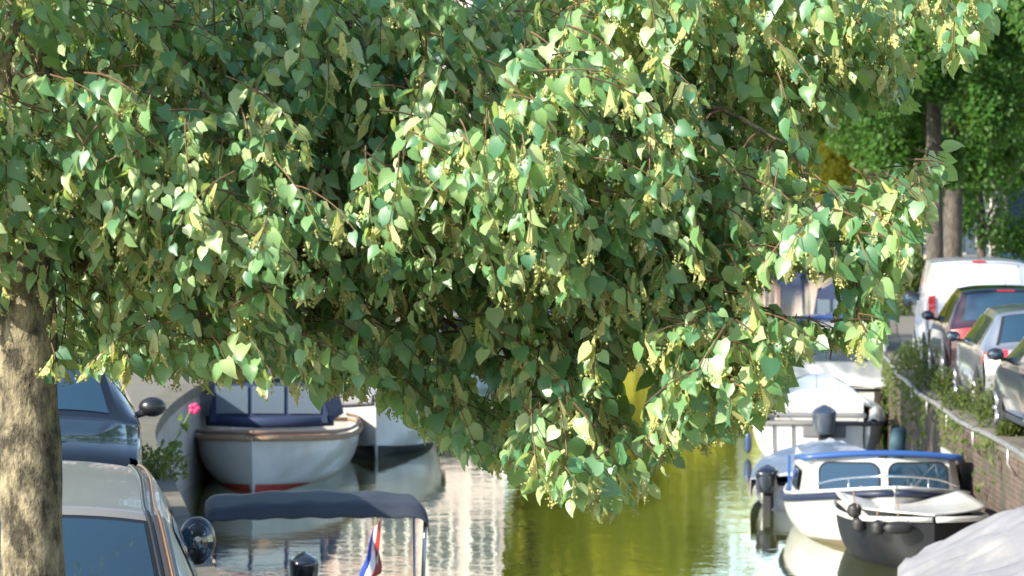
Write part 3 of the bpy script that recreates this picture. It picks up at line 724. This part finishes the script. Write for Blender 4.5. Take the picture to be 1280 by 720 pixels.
def boat(name, H, loc_, rz, label, hullmat, cat='boat', strake=M_black, strake_r=.03, stripe=None, stripe_v=(.0, .3), deckmat=M_gel, transom=True, gun=None, group=None):
    root = thing(name, (loc_[0], loc_[1], 0), rz, label, cat, group)
    parts = [grid(lambda i, j: H.pt(i, j, sg), 40, 12, sg < 0) for sg in (-1, 1)]
    parts.append(grid(lambda i, j: H.pt(0, j, 1) * np.array((i * 2 - 1, 1, 1)), 10, 12, True))
    obj('hull', join(*parts), hullmat, root, True)
    obj('rubbing_strake', join(*[tube([H.pt(t, .97, sg) + np.array((sg * .02, 0, 0)) for t in np.linspace(0, 1, 34)], strake_r, 8) for sg in (-1, 1)] + [tube([H.pt(0, .97, -1) + np.array((0, -.02, 0)), H.pt(0, .97, 1) + np.array((0, -.02, 0))], strake_r, 8)]), strake, root, True)
    if stripe:
        c = (0, H.L / 2, .2)
        obj('waterline_stripe', join(*[patch(lambda a, b: H.pt(a, b, sg), .0, .995, stripe_v[0], stripe_v[1], 40, 6, .014, c) for sg in (-1, 1)]), stripe, root, True)
    return root
def deck(H, root, mat, t0=0., t1=1., drop=.02, crown=.06, name='deck', inset=.0):
    return obj(name, grid(lambda i, j: (H.beam(lerp(t0, t1, i)) * (1 - inset) * (2 * j - 1), H.pt(lerp(t0, t1, i), 1, 1)[1], H.sheer(lerp(t0, t1, i)) - drop + crown * (1 - (2 * j - 1) ** 2)), 30, 10), mat, root, True)
def tarp(H, root, mat, ridge, t0=0., t1=1., over=.06, hang=.16, name='cover', seed=1, fold=.03, peak=None):
    def f(i, j):
        t = lerp(t0, t1, i); u = 2 * j - 1; e = abs(u)
        b = H.beam(t) + over; y = H.pt(t, 1, 1)[1]; sh = H.sheer(t) + .03
        r = ridge(t)
        if e < .8:
            k = e / .8; x = b * k; z = sh + r * (1 - k ** 1.15) - .05 * math.sin(math.pi * k) * min(1, r * 3)
        else:
            k = (e - .8) / .2; x = b + .01 * k; z = sh - hang * k
        fo = nz((t * H.L * 2.2, u * .8, seed), 2.) + .5 * nz((t * H.L * 5, u * 2, seed + 4), 2.)
        return (math.copysign(x, u), y, z + fold * fo * (1.4 if e < .8 else .2))
    return obj(name, grid(f, 60, 40), mat, root, True, solid=.006)
def outboard(root, x, y, z, s=1., mat=M_out, tilt=0, name='outboard_motor'):
    c, sn = math.cos(tilt), math.sin(tilt)
    def rot(vf): return [(a + x, y + b * c + (q) * sn, z - b * sn + q * c) for a, b, q in vf[0]], vf[1]
    cowl = grid(lambda u, v: (lambda k: (.15 * s * k * math.copysign(abs(math.cos(6.2832 * u)) ** .7, math.cos(6.2832 * u)), -.08 * s + .23 * s * k * math.copysign(abs(math.sin(6.2832 * u)) ** .7, math.sin(6.2832 * u)), (.02 + .38 * v) * s))(math.sin(math.pi * min(1, .12 + .5 * v if v > .0 else .0)) ** .4 * (1 if v < .75 else math.cos((v - .75) / .25 * 1.5))), 20, 12)
    o = obj(name, rot(cowl), mat, root, True)
    obj('lower_leg', rot(join(box(0, -.1 * s, -.3 * s, .1 * s, .16 * s, .62 * s), ell((0, -.12 * s, -.66 * s), (.05 * s, .2 * s, .05 * s)), box(0, -.1 * s, -.52 * s, .2 * s, .3 * s, .015))), M_black, o, False, .01)
    obj('propeller', rot(join(*[ell((.07 * s * math.cos(a), -.33 * s, -.66 * s + .07 * s * math.sin(a)), (.06 * s, .012, .06 * s), 8, 6) for a in (0, 2.09, 4.19)])), pm('prop_alloy', (.4, .4, .38), .4, .9), o, True)
    obj('clamp_bracket', rot(box(0, .12 * s, -.05 * s, .14 * s, .12 * s, .26 * s)), M_black, o, False, .01)
    return o
def fender(root, p, r=.09, ln=.4, mat=M_black, horiz=False):
    """hanging fender with a short line"""
    c = [(p[0], p[1], p[2] + z) for z in np.linspace(-ln / 2, ln / 2, 9)]
    if horiz: c = [(p[0] + z, p[1], p[2]) for z in np.linspace(-ln / 2, ln / 2, 9)]
    rr = [r * max(.15, math.sqrt(max(0, 1 - abs(k) ** 3))) for k in np.linspace(-1, 1, 9)]
    f = obj('fender', tube(c, rr, 12), mat, root, True)
    obj('fender_line', tube([(p[0], p[1], p[2] + (ln / 2 if not horiz else 0)), (p[0] + .02, p[1] + .03, p[2] + ln / 2 + .16)], .007, 5), M_rope, f)
PI = math.pi
# 1 white tender, bow to camera
H = Hull(6.6, 2.5, .68, .84, .3, .8, 3.3, .1, .3)
r = boat('motor_tender', H, (-3.72, 49.2), PI - R(2), 'off white tender with rope rubbing band and navy canvas, bow towards the camera', M_gelg, strake=M_rope, strake_r=.042, stripe=M_redpaint, stripe_v=(0, .4))
deck(H, r, M_wood, .5, 1, .03)
obj('gunwale_cap', join(*[tube([H.pt(t, 1, sg) + np.array((-sg * .02, 0, .05)) for t in np.linspace(0, 1, 34)], .03, 8) for sg in (-1, 1)]), pm('cap_wood', (.17, .11, .08), .5), r, True)
def canopy(root, x, y0, y1, z0, z1, mat, name='canopy', bow=.12, top=.12, n=14):
    def f(i, j):
        u = 2 * j - 1; e = abs(u)
        if e < .7: xx = x * .86 * u / .7; z = z1 - top * (e / .7) ** 2.5
        else: k = (e - .7) / .3; xx = math.copysign(x * (.86 + .14 * k), u); z = z1 - top + (z0 - z1 + top) * k
        y = lerp(y0, y1, i)
        return (xx, y - bow * (e ** 2) * (1 if i > .5 else 0), z + .01 * nz((xx * 3, y * 3, 1), 1.5))
    return obj(name, grid(f, n, 26), mat, root, True, solid=.01)
canopy(r, .98, 2.3, 4.7, .9, 1.62, M_navy, 'canvas_hood')
# window panels of the hood front
obj('hood_front', prism([(-.95, .9), (.95, .9), (.86, 1.5), (.6, 1.6), (-.6, 1.6), (-.86, 1.5)], 'y', 4.6, 4.63), M_navy, r)
for x0, x1 in ((-.84, -.32), (-.26, .26), (.32, .84)):
    obj('hood_window', box((x0 + x1) / 2, 4.645, 1.26, x1 - x0, .02, .44), M_vinyl, r, False, .03)
obj('coaming', grid(lambda i, j: ((2 * i - 1) * 1.02, 4.95 - .5 * abs(2 * i - 1) ** 2, .84 + .16 * j), 20, 2), M_navy, r, True, solid=.03)
fender(r, (1.3, 5.2, .32), .15, .55); fender(r, (1.28, 4.3, .3), .15, .5); fender(r, (1.32, 3.4, .35), .13, .5)
# 2 pale boat behind it
H = Hull(6, 2.1, .85, 1.1, .3, .85, 2.2, .3)
r = boat('motorboat', H, (-2.35, 54.5), PI, 'pale boat with dark bottom partly hidden behind the off white tender', M_gel, stripe=M_hblack, stripe_v=(0, .46))
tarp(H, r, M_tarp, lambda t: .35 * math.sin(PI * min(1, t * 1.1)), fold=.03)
# 3 boat with navy hood farther left bank
H = Hull(6.5, 2.2, .8, 1.1, .3)
r = boat('motorboat', H, (-.95, 73), PI - R(8), 'boat with navy canopy glimpsed through the lowest leaves on the left bank', M_gel, strake=M_navy)
deck(H, r, M_gel); canopy(r, .95, .6, 3.6, .85, 1.9, M_navy, 'canvas_hood')
obj('canopy_window', box(0, .58, 1.4, 1.5, .02, .5), M_vinyl, r)
# 4 bimini boat bottom left, stern to camera
H = Hull(5.2, 1.9, .55, .75, .22, .85)
r = boat('bimini_boat', H, (-1.95, 26.3), PI + R(7), 'small boat with slate blue sun canopy on thin poles and a flag at the stern', M_gelg, strake=M_navy)
deck(H, r, M_gel, .55, 1); deck(H, r, M_wood, 0, .55, .32, 0, 'cockpit_floor', .06)
def bim(i, j):
    u = 2 * j - 1; e = abs(u); x = .95 * math.copysign(min(1., e * 1.06) if e < .94 else 1., u)
    z = 1.64 - .05 * e ** 2 - (.16 * ((e - .86) / .14) ** 2 if e > .86 else 0)
    yy = 2.3 - i * 1.1
    lip = .0
    if i < .12: z -= .12 * (1 - i / .12) ** 1.2 * (1 - .25 * e ** 2)
    return (x, yy if i > .12 else 2.3 + .1 * (1 - i / .12), z + (.012 * math.sin(u * 14 + i * 3) * .7 if i > .1 else .006 * math.sin(u * 22)))
bi = obj('sun_canopy', grid(bim, 40, 60), M_slate, r, True, solid=.008)
for sg in (-1, 1):
    obj('canopy_pole', tube([(sg * .9, 1.6, .55), (sg * .92, 1.25, 1.48)], .013, 6), pm('pole_steel', (.3, .32, .35), .3, .8), r, True)
    obj('canopy_pole', tube([(sg * .9, 2.2, .54), (sg * .93, 2.3, 1.5)], .018, 8), pm('pole_steel', (.3, .32, .35), .3, .8), r, True)
outboard(r, .0, -.06, .56, .95, P_black)
# dutch flag
fx, fy = .62, -.02
fl = thing('stern_flag', (PX(468, 26.2), 26.2, .5), 0, 'red white and blue flag hanging from a thin staff on the canopy boat', 'flag')
obj('flag_staff', tube([(-.03, 0, -.3), (.06, 0, .8)], .009, 6), M_chrome, fl)
for k, (mt, nm) in enumerate(((M_redpaint, 'red_stripe'), (pm('flag_white', (.75, .75, .74), .8), 'white_stripe'), (pm('flag_blue', (.02, .06, .38), .8), 'blue_stripe'))):
    def ff(i, j, k=k):
        s_ = (k + j) / 3; t = i
        # limp flag: hangs down along the staff
        x = .05 - .2 * s_ * (.35 + .65 * t) + .02 * math.sin(t * 9 + s_ * 4) * t; z = .76 - .1 * s_ - .5 * t; y = -.02 - .05 * math.sin(t * 6 + s_ * 5)
        return (x, y, z)
    obj(nm, grid(ff, 16, 8), mt, fl, True, solid=.003)

# right side boats
# 5 cabin boat, blue roof, bow to camera
H = Hull(4.1, 2.4, .46, .78, .25, .86, 2.6, .2, .8)
r = boat('cabin_boat', H, (4.85, 38.6), PI - R(2), 'small white cabin boat with blue roof edge and two wide front windows', M_gel, strake=pm('strake_navy', (.008, .015, .04), .5), strake_r=.045, stripe=pm('dirty_waterline', (.16, .13, .08), .8), stripe_v=(0, .46))
deck(H, r, M_gel, 0, 1, .0, .05)
obj('gunwale_rail', join(*[tube([H.pt(t, 1, sg) + np.array((-sg * .02, 0, .035)) for t in np.linspace(0, 1, 34)], .022, 8) for sg in (-1, 1)]), M_gel, r, True)
zt = 1.05; zb_ = .48
def cab(i, j):  # cabin shell, u around, v up
    a = i
    pts = [(-1.05, .9), (-1.06, 1.8), (-1.02, 2.6), (-.9, 2.88), (0, 3.05), (.9, 2.88), (1.02, 2.6), (1.06, 1.8), (1.05, .9)]
    q = np.array([np.interp(a * 8, range(9), [p[0] for p in pts]), np.interp(a * 8, range(9), [p[1] for p in pts])])
    k = 1 - .08 * j
    return (q[0] * k, .9 + (q[1] - .9) * (1 - .09 * j), lerp(zb_, zt, j))
obj('cabin', grid(cab, 64, 4), M_gel, r, False, solid=.03)
def rf(i, j):
    u = 2 * j - 1; y = lerp(1.2, 2.86 - .14 * u * u, i)
    return (u * 1.0, y, zt + .0 + .07 * (1 - u * u) - .12 * (1 - i) ** 1.5)
obj('roof', grid(rf, 12, 16), pm('roof_grey', (.3, .33, .38), .5), r, True, solid=.03)
obj('blue_edge', join(tube([rf(i, 0) for i in np.linspace(0, 1, 12)] + [rf(1, j) for j in np.linspace(0, 1, 17)][1:] + [rf(i, 1) for i in np.linspace(1, 0, 12)][1:], .04, 8)), M_blue, r, True)
def rrect(cx, cz, w_, h_, rad, n=6):
    P = []
    for sx, sz, a0 in ((1, 1, 0), (-1, 1, 90), (-1, -1, 180), (1, -1, 270)):
        for k in range(n + 1):
            a = R(a0 + 90 * k / n); P.append((cx + sx * (w_ / 2 - rad) + rad * math.cos(a), cz + sz * (h_ / 2 - rad) + rad * math.sin(a)))
    return P
def place_poly(P, fn, off):
    V = [fn(p[0], p[1], off) for p in P]; return V, [tuple(range(len(V)))]
def front(x, z, off):  # on the cabin front, x across
    y = float(np.interp(abs(x), [0, .9], [3.05, 2.91])); j = (z - zb_) / (zt - zb_)
    return (x * (1 - .0 * j), .9 + (y - .9) * (1 - .09 * j) + off, z)
for sg in (-1, 1):
    fr = obj('front_window', place_poly(rrect(sg * .44, .77, .78, .48, .13), front, .03), M_trim, r)
    obj('pane', place_poly(rrect(sg * .44, .77, .73, .43, .11), front, .034), M_glass, fr)
    sw = obj('side_window', ([(sg * (1.06 - .08 * (z - zb_) / (zt - zb_) + .03), y, z) for y, z in rrect(1.9, .73, .9, .28, .06)], [tuple(range(28))]), M_trim, r)
    obj('pane', ([(sg * (1.06 - .08 * (z - zb_) / (zt - zb_) + .035), y, z) for y, z in rrect(1.9, .73, .84, .23, .05)], [tuple(range(28))]), M_glass, sw)
obj('bow_rail', join(tube(crs([(-.95, 2.9, .7), (-.6, 3.4, .84), (0, 3.9, .92), (.6, 3.4, .84), (.95, 2.9, .7)], 6), .013, 8), *[tube([(x, y, .56), (x, y, .86)], .011, 6) for x, y in ((-.5, 3.5), (.5, 3.5))]), M_chrome, r, True)
for x in (-.3, .35): obj('bollard', tube([(x, 3.45, .58), (x, 3.45, .76)], .03, 8), M_chrome, r)
obj('blue_side_panel', box(1.09, 1.1, .7, .03, .16, .5), M_blue, r)
# 6 grey covered boat behind with outboard
H = Hull(5.2, 1.8, .4, .55, .22, .9)
r = boat('covered_boat', H, (4.25, 39.6), -R(9), 'low boat under a grey cover with black outboard motor, behind the blue roofed boat', M_gelg)
tarp(H, r, M_tarpg, lambda t: .04 + .26 * math.exp(-((t - .45) / .17) ** 2) + .22 * math.exp(-((t - .2) / .12) ** 2), hang=.3, seed=3, fold=.04)
outboard(r, -.62, -.12, .22, 1.1, P_black, R(0)); 
obj('blue_rope', join(*[tube([(-.62 + .12 * math.cos(a), -.2, .5 + .05 * math.sin(a * 2)), (-.62 - .12 * math.cos(a), -.1, .56)], .02, 6) for a in (0, .8, 1.6, 2.4)]), M_blue, r)
# 7 white motorboat stern to camera
H = Hull(5.8, 2.36, .66, .95, .25, .93, 2.3)
r = boat('motorboat', H, (5.28, 48.4), -R(6), 'white motorboat with outboard motor at its stern, below the arched blue cover', M_gel, strake=pm('grey_rubber', (.1, .1, .1), .6), strake_r=.04, stripe=pm('dirty_waterline', (.1, .1, .1), .8), stripe_v=(0, .4))
deck(H, r, M_gel, .45, 1, .0, .12, 'foredeck'); deck(H, r, M_gelg, 0, .5, .22, 0, 'cockpit_floor', .08)
for sg in (-1, 1): obj('coaming', grid(lambda i, j: (sg * (H.beam(i * .5) - .02 - .2 * j), H.L * i * .5, H.sheer(i * .5) + .06 * math.sin(PI * j)), 12, 4), M_gel, r, True, solid=.03)
obj('tonneau_bar', box(0, .9, .7, 1.75, .12, .09), pm('grey_vinyl', (.16, .16, .17), .6), r, False, .03)
obj('motor_well', box(.12, .05, .5, .75, .16, .26), pm('well_grey', (.12, .12, .13), .6), r, False, .03)
obj('bench', box(0, 1.9, .6, 1.5, .4, .12), M_gelg, r, False, .03)
obj('bulkhead', box(0, 2.5, .62, 1.7, .05, .5), M_gelg, r, False, .01)
cd = obj('cuddy', grid(lambda i, j: ((2 * i - 1) * 1.0 * math.cos(j * 1.1), 2.5 + 2.2 * j, .74 + .3 * (1 - abs(2 * i - 1) ** 2.4) * (1 - .6 * (2 * j - 1) ** 2)), 24, 14), M_gel, r, True)
ws = obj('windscreen', grid(lambda i, j: ((2 * i - 1) * (.96 - .22 * j), 2.45 + .75 * (1 - abs(2 * i - 1) ** 2.2) + .4 * j, .82 + (.16 + .3 * (1 - abs(2 * i - 1) ** 2)) * j ), 28, 4), pm('boat_screen', (.28, .33, .37), .06, spec=.8), r, True, solid=.01)
obj('screen_frame', join(tube([((2 * i - 1) * .74, 2.85 + .75 * (1 - abs(2 * i - 1) ** 2.2), .98 + .3 * (1 - abs(2 * i - 1) ** 2)) for i in np.linspace(0, 1, 24)], .016, 6), *[tube([(x * .96, 2.45 + .75 * (1 - abs(x) ** 2.2), .82), (x * .74, 2.85 + .75 * (1 - abs(x) ** 2.2), .98 + .3 * (1 - x * x))], .012, 6) for x in (-.5, 0, .5)]), M_chrome, ws)
obj('hand_rail', tube(crs([(-.95, .5, .74), (-.98, 1.2, .95), (-.95, 2.4, 1.), (-.9, 2.8, .98)], 5), .012, 6), M_chrome, r)
outboard(r, .12, -.16, .4, 1.4)
for x in (-.75, -.42, .8): obj('transom_line', tube([(x, -.03, .62), (x, -.035, .3), (x + .02, -.03, .06)], .014, 5), M_black, r)
fender(r, (-1.2, .5, .25), .07, .4, pm('navy_fender', (.02, .04, .1), .4)); 
# 8 boat under arched cover
H = Hull(6, 2.1, .8, 1.0, .3)
r = boat('canopy_boat', H, (6.55, 56.2), -R(8), 'boat under a tall grey canopy with a curved blue top edge, behind the white motorboat', M_gel)
deck(H, r, M_gel)
canopy(r, 1.04, .4, 4.2, .82, 2.14, M_tarpg, 'canopy', 0, .12)
obj('canopy_back', prism([(-1.03, .8), (1.03, .8), (.89, 1.98), (.5, 2.1), (-.5, 2.1), (-.89, 1.98)], 'y', .38, .4), M_tarpg, r)
obj('blue_top', grid(lambda i, j: ((2 * j - 1) * 1.02, .25 + i * 2.2, 2.2 - .12 * abs(2 * j - 1) ** 2.5 - .05 * (i > .95)), 10, 20), M_blue, r, True, solid=.07)
obj('canopy_window', box(0, .36, 1.55, 1.2, .02, .5), M_vinyl, r, False, .01)
# 9 navy cabin boat
H = Hull(8, 2.5, 1., 1.3, .4)
r = boat('cabin_cruiser', H, (10.15, 84), -R(8), 'navy hooded cruiser moored farthest back on the right before the bend', M_gel, strake=M_navy)
deck(H, r, M_gel)
canopy(r, 1.15, .2, 4.2, 1., 2.45, M_navy, 'canvas_hood', 0, .3)
obj('hood_back', prism([(-1.1, 1.), (1.1, 1.), (.98, 2.1), (.5, 2.38), (-.5, 2.38), (-.98, 2.1)], 'y', .17, .2), M_navy, r)
for x0, x1 in ((-.98, -.6), (-.5, .5), (.6, .98)): obj('hood_window', box((x0 + x1) / 2, .16, 1.6, x1 - x0, .02, .5), M_vinyl, r, False, .04)
obj('antenna_mast', tube([(.3, 2, 2.4), (.3, 2, 3.)], .02, 6), M_chrome, r)
# 10 black dinghy
H = Hull(2.7, 1.62, .6, .64, .2, .8, 4.5, .03, .3)
r = boat('dinghy', H, (4.72, 35.2), PI - R(-4), 'black hulled boat with white rim and round black fenders at its bow', M_hblack, strake=M_gel, strake_r=.035)
def bd(i, j):
    u = 2 * j - 1; t = lerp(.25, 1, i)
    return (H.beam(t) * u, H.pt(t, 1, 1)[1], H.sheer(t) + .02 + .15 * abs(u) ** 1.6 * (1 - i) ** .6)
obj('foredeck', grid(bd, 24, 20), M_gel, r, True, solid=.02)
obj('blue_band', patch(lambda a, b: H.pt(a, b, -1), .55, .9, .84, .92, 14, 2, .008, (0, H.L / 2, .2)), M_blue, r)
for p in ((.78, 2.15, .5), (.62, 2.5, .5), (.82, 2.1, .66)): fender(r, p, .085, .18)
fender(r, (.42, 2.72, .52), .075, .36, horiz=True)
# 11 white tarp boat, nearest
H = Hull(4.3, 2.55, .48, .55, .25, .9, 3.)
r = boat('covered_boat', H, (5.35, 25.6), R(2), 'nearest boat on the right, wrapped in a creased white tarpaulin', M_gelg)
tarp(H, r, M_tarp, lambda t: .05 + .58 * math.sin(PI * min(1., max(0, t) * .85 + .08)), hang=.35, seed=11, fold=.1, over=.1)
# 12 far blue barge
H = Hull(9, 2.6, .9, 1.2, .4)
r = boat('barge', H, (PX(985, 228), 226), -R(9), 'tiny blue boat far down the canal', M_navy); deck(H, r, M_navy, crown=.2)
obj('wheelhouse', box(0, 3, 1.5, 1.9, 2.4, 1.0), M_navy, r, False, .05); obj('window', box(0, 1.78, 1.65, 1.4, .03, .4), M_vinyl, r)
# mooring post on right wall
mp_ = thing('mooring_post', (PX(1120, 43.5), 43.5, -.5), 0, 'leaning blue green post in the water against the brick wall', 'post')
obj('post', tube([(-.1, 0, 0), (.06, .05, 1.35)], .12, 12), M_post, mp_, True)
obj('post_cap', ell((.062, .05, 1.35), (.122, .122, .05)), M_post, mp_, True)

# ------------------------------------------------------------------ houses
M_pane = pm('house_pane', (.03, .04, .05), .08, spec=.9)
M_frame = pm('white_frame', (.7, .68, .62), .6)
M_roof = pm('roof_tiles', (.16, .07, .045), .8, var=.3, bump=.02, bscale=10)
M_step = pm('stone_step', (.3, .29, .27), .8)
M_door = pm('green_door', (.02, .06, .04), .4)
def house(x, y, rz, W, Hh, mat, label, gable, group):
    """front face at local y=0 facing -y"""
    t = thing('canal_house', (x, y, QZ), rz, label, 'house', group); De = 9
    obj('wall', join(([(0, 0, 0), (W, 0, 0), (W, 0, Hh), (0, 0, Hh), (0, De, 0), (W, De, 0), (W, De, Hh), (0, De, Hh)], [(0, 1, 2, 3), (1, 5, 6, 2), (5, 4, 7, 6), (4, 0, 3, 7)])), mat, t)
    if gable == 'step':
        P = [(0, Hh)]; n = 4
        for k in range(n): P += [(W / 2 / n * k, Hh + .7 * (k + 1)), (W / 2 / n * (k + 1) * .98, Hh + .7 * (k + 1))]
        P += [(W - p[0], p[1]) for p in P[::-1]]
        obj('gable', prism(P, 'y', .004, .35), mat, t); rh = 2.6
    elif gable == 'point':
        obj('gable', prism([(0, Hh), (W / 2, Hh + 3), (W, Hh)], 'y', .004, .35), mat, t); rh = 2.9
    else:
        obj('cornice', box(W / 2, -.12, Hh + .15, W, .4, .3), M_frame, t); rh = 1.8
    rfo = obj('roof', prism([(.05, Hh + .01), (W / 2, Hh + rh), (W - .05, Hh + .01)], 'y', .36, De), M_roof, t)
    obj('chimney', box(W * .25, De * .6, Hh + rh * .8, .6, .6, 1.6), mat, rfo)
    ns = max(2, int(Hh / 3.1)); nw = 3 if W > 4.6 else 2; sh = Hh / ns
    f0 = None
    for k in range(ns):
        for q in range(nw):
            if k == 0 and q == 0:
                d = obj('door', box(W / nw * .5, -.03, 1.25, 1.0, .1, 2.3), M_door, t, False, .01); obj('step', box(W / nw * .5, -.4, .09, 1.3, .7, .18), M_step, d); continue
            cx = W / nw * (q + .5); cz = sh * k + sh * .55; ww = W / nw * .58; wh = sh * .62
            if f0 is None:
                f0 = obj('window', join(box(0, -.04, wh / 2, ww, .1, .09), box(0, -.04, -wh / 2, ww + .15, .16, .1), box(-ww / 2, -.04, 0, .1, .1, wh), box(ww / 2, -.04, 0, .1, .1, wh), box(0, -.045, wh * .1, ww, .06, .06), box(0, -.045, 0, .05, .06, wh)), M_frame, t)
                obj('pane', box(0, -.02, 0, ww - .05, .05, wh - .05), M_pane, f0); f0.location = (cx, 0, cz)
            else:
                c = f0.copy(); col.objects.link(c); c.parent = t; c.location = (cx, 0, cz)
                pc = f0.children[0].copy(); col.objects.link(pc); pc.parent = c
    return t
B1 = brickmat('house_brick_red', (.3, .13, .08), (.36, .17, .11), (.35, .3, .26), 1, (.24, .12, .08), amt=.3)
B2 = brickmat('house_brick_brown', (.24, .15, .1), (.3, .2, .14), (.35, .3, .26), 1, (.2, .14, .1), amt=.3)
B3 = pm('house_stucco_white', (.58, .5, .45), .85, var=.08, bump=.005)
B4 = pm('house_stucco_pink', (.5, .38, .33), .85, var=.08, bump=.005)
B5 = pm('house_stucco_blue_shadow', (.05, .08, .16), .85, var=.15)  # blue shadow put into the wall colour, not the stucco's own blue
GL = 'canal houses at the bend of the left bank'
a = R(6); xx, yy = -16.4, 95.5
for i, (W_, Hh, mt, gb) in enumerate([(4.2, 13.5, B4, 'flat'), (3.1, 14.5, B1, 'step'), (2.7, 14, B3, 'flat'), (3.1, 13.2, B4, 'point'), (3.0, 14.4, B3, 'flat')]):
    house(xx, yy, a, W_, Hh, mt, ['wide pink stucco canal house leftmost at the bend of the canal', 'red brick canal house with stepped gable at the bend', 'narrow white canal house right of the stepped gable', 'pink canal house with pointed gable at the bend', 'white canal house rightmost at the bend of the canal'][i], gb, GL)
    xx += (W_ + .02) * math.cos(a); yy += (W_ + .02) * math.sin(a)
B6 = pm('house_stucco_dark_shadow', (.05, .07, .11), .85, var=.15)  # dark shadow tone put into the wall colour
GE = 'houses closing the far end of the canal'
xx = 9
for i, (W_, Hh, mt, gb) in enumerate([(5.5, 9, B2, 'point'), (5, 10, B3, 'flat'), (5.5, 9.5, B1, 'step'), (5, 9, B4, 'flat'), (5.6, 10, B2, 'flat'), (5, 9, B6, 'point'), (7, 10, B6, 'flat')]):
    house(xx, 262 + i * .3, R(-6), W_, Hh, mt, 'far house ' + ['of brown brick with pointed gable', 'with white front and flat cornice', 'of red brick with stepped gable', 'with pink stucco front', 'of brown brick with flat cornice', 'with pointed gable, coloured dark as if in shadow,', 'coloured dark as if in shadow, widest and rightmost,'][i] + ' at the end of the canal', gb, GE); xx += W_ + .05
GR = 'shaded houses on the right quay'
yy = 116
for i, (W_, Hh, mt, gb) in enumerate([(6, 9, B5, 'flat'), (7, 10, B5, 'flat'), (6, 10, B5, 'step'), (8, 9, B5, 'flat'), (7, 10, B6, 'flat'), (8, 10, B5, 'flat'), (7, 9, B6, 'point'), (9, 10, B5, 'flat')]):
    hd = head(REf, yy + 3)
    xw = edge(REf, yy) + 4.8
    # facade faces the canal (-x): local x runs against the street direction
    house(xw + math.sin(-hd) * W_, yy + math.cos(hd) * W_, hd - PI / 2, W_, Hh, mt, 'house on the right quay ' + ['nearest behind the trees, front coloured blue as if in shadow', 'second behind the trees, front coloured blue as if in shadow', 'with stepped gable, coloured blue as if in shadow', 'with wide front past the stepped gable, coloured blue as if in shadow', 'with flat cornice, coloured dark as if in shadow', 'past the dark one, coloured blue as if in shadow', 'with pointed gable, coloured dark as if in shadow,', 'at the far end, coloured blue as if in shadow'][i], gb, GR)
    yy += math.cos(hd) * (W_ + .05)
print('leaves', len(pos), 'blossom', len(bpos))
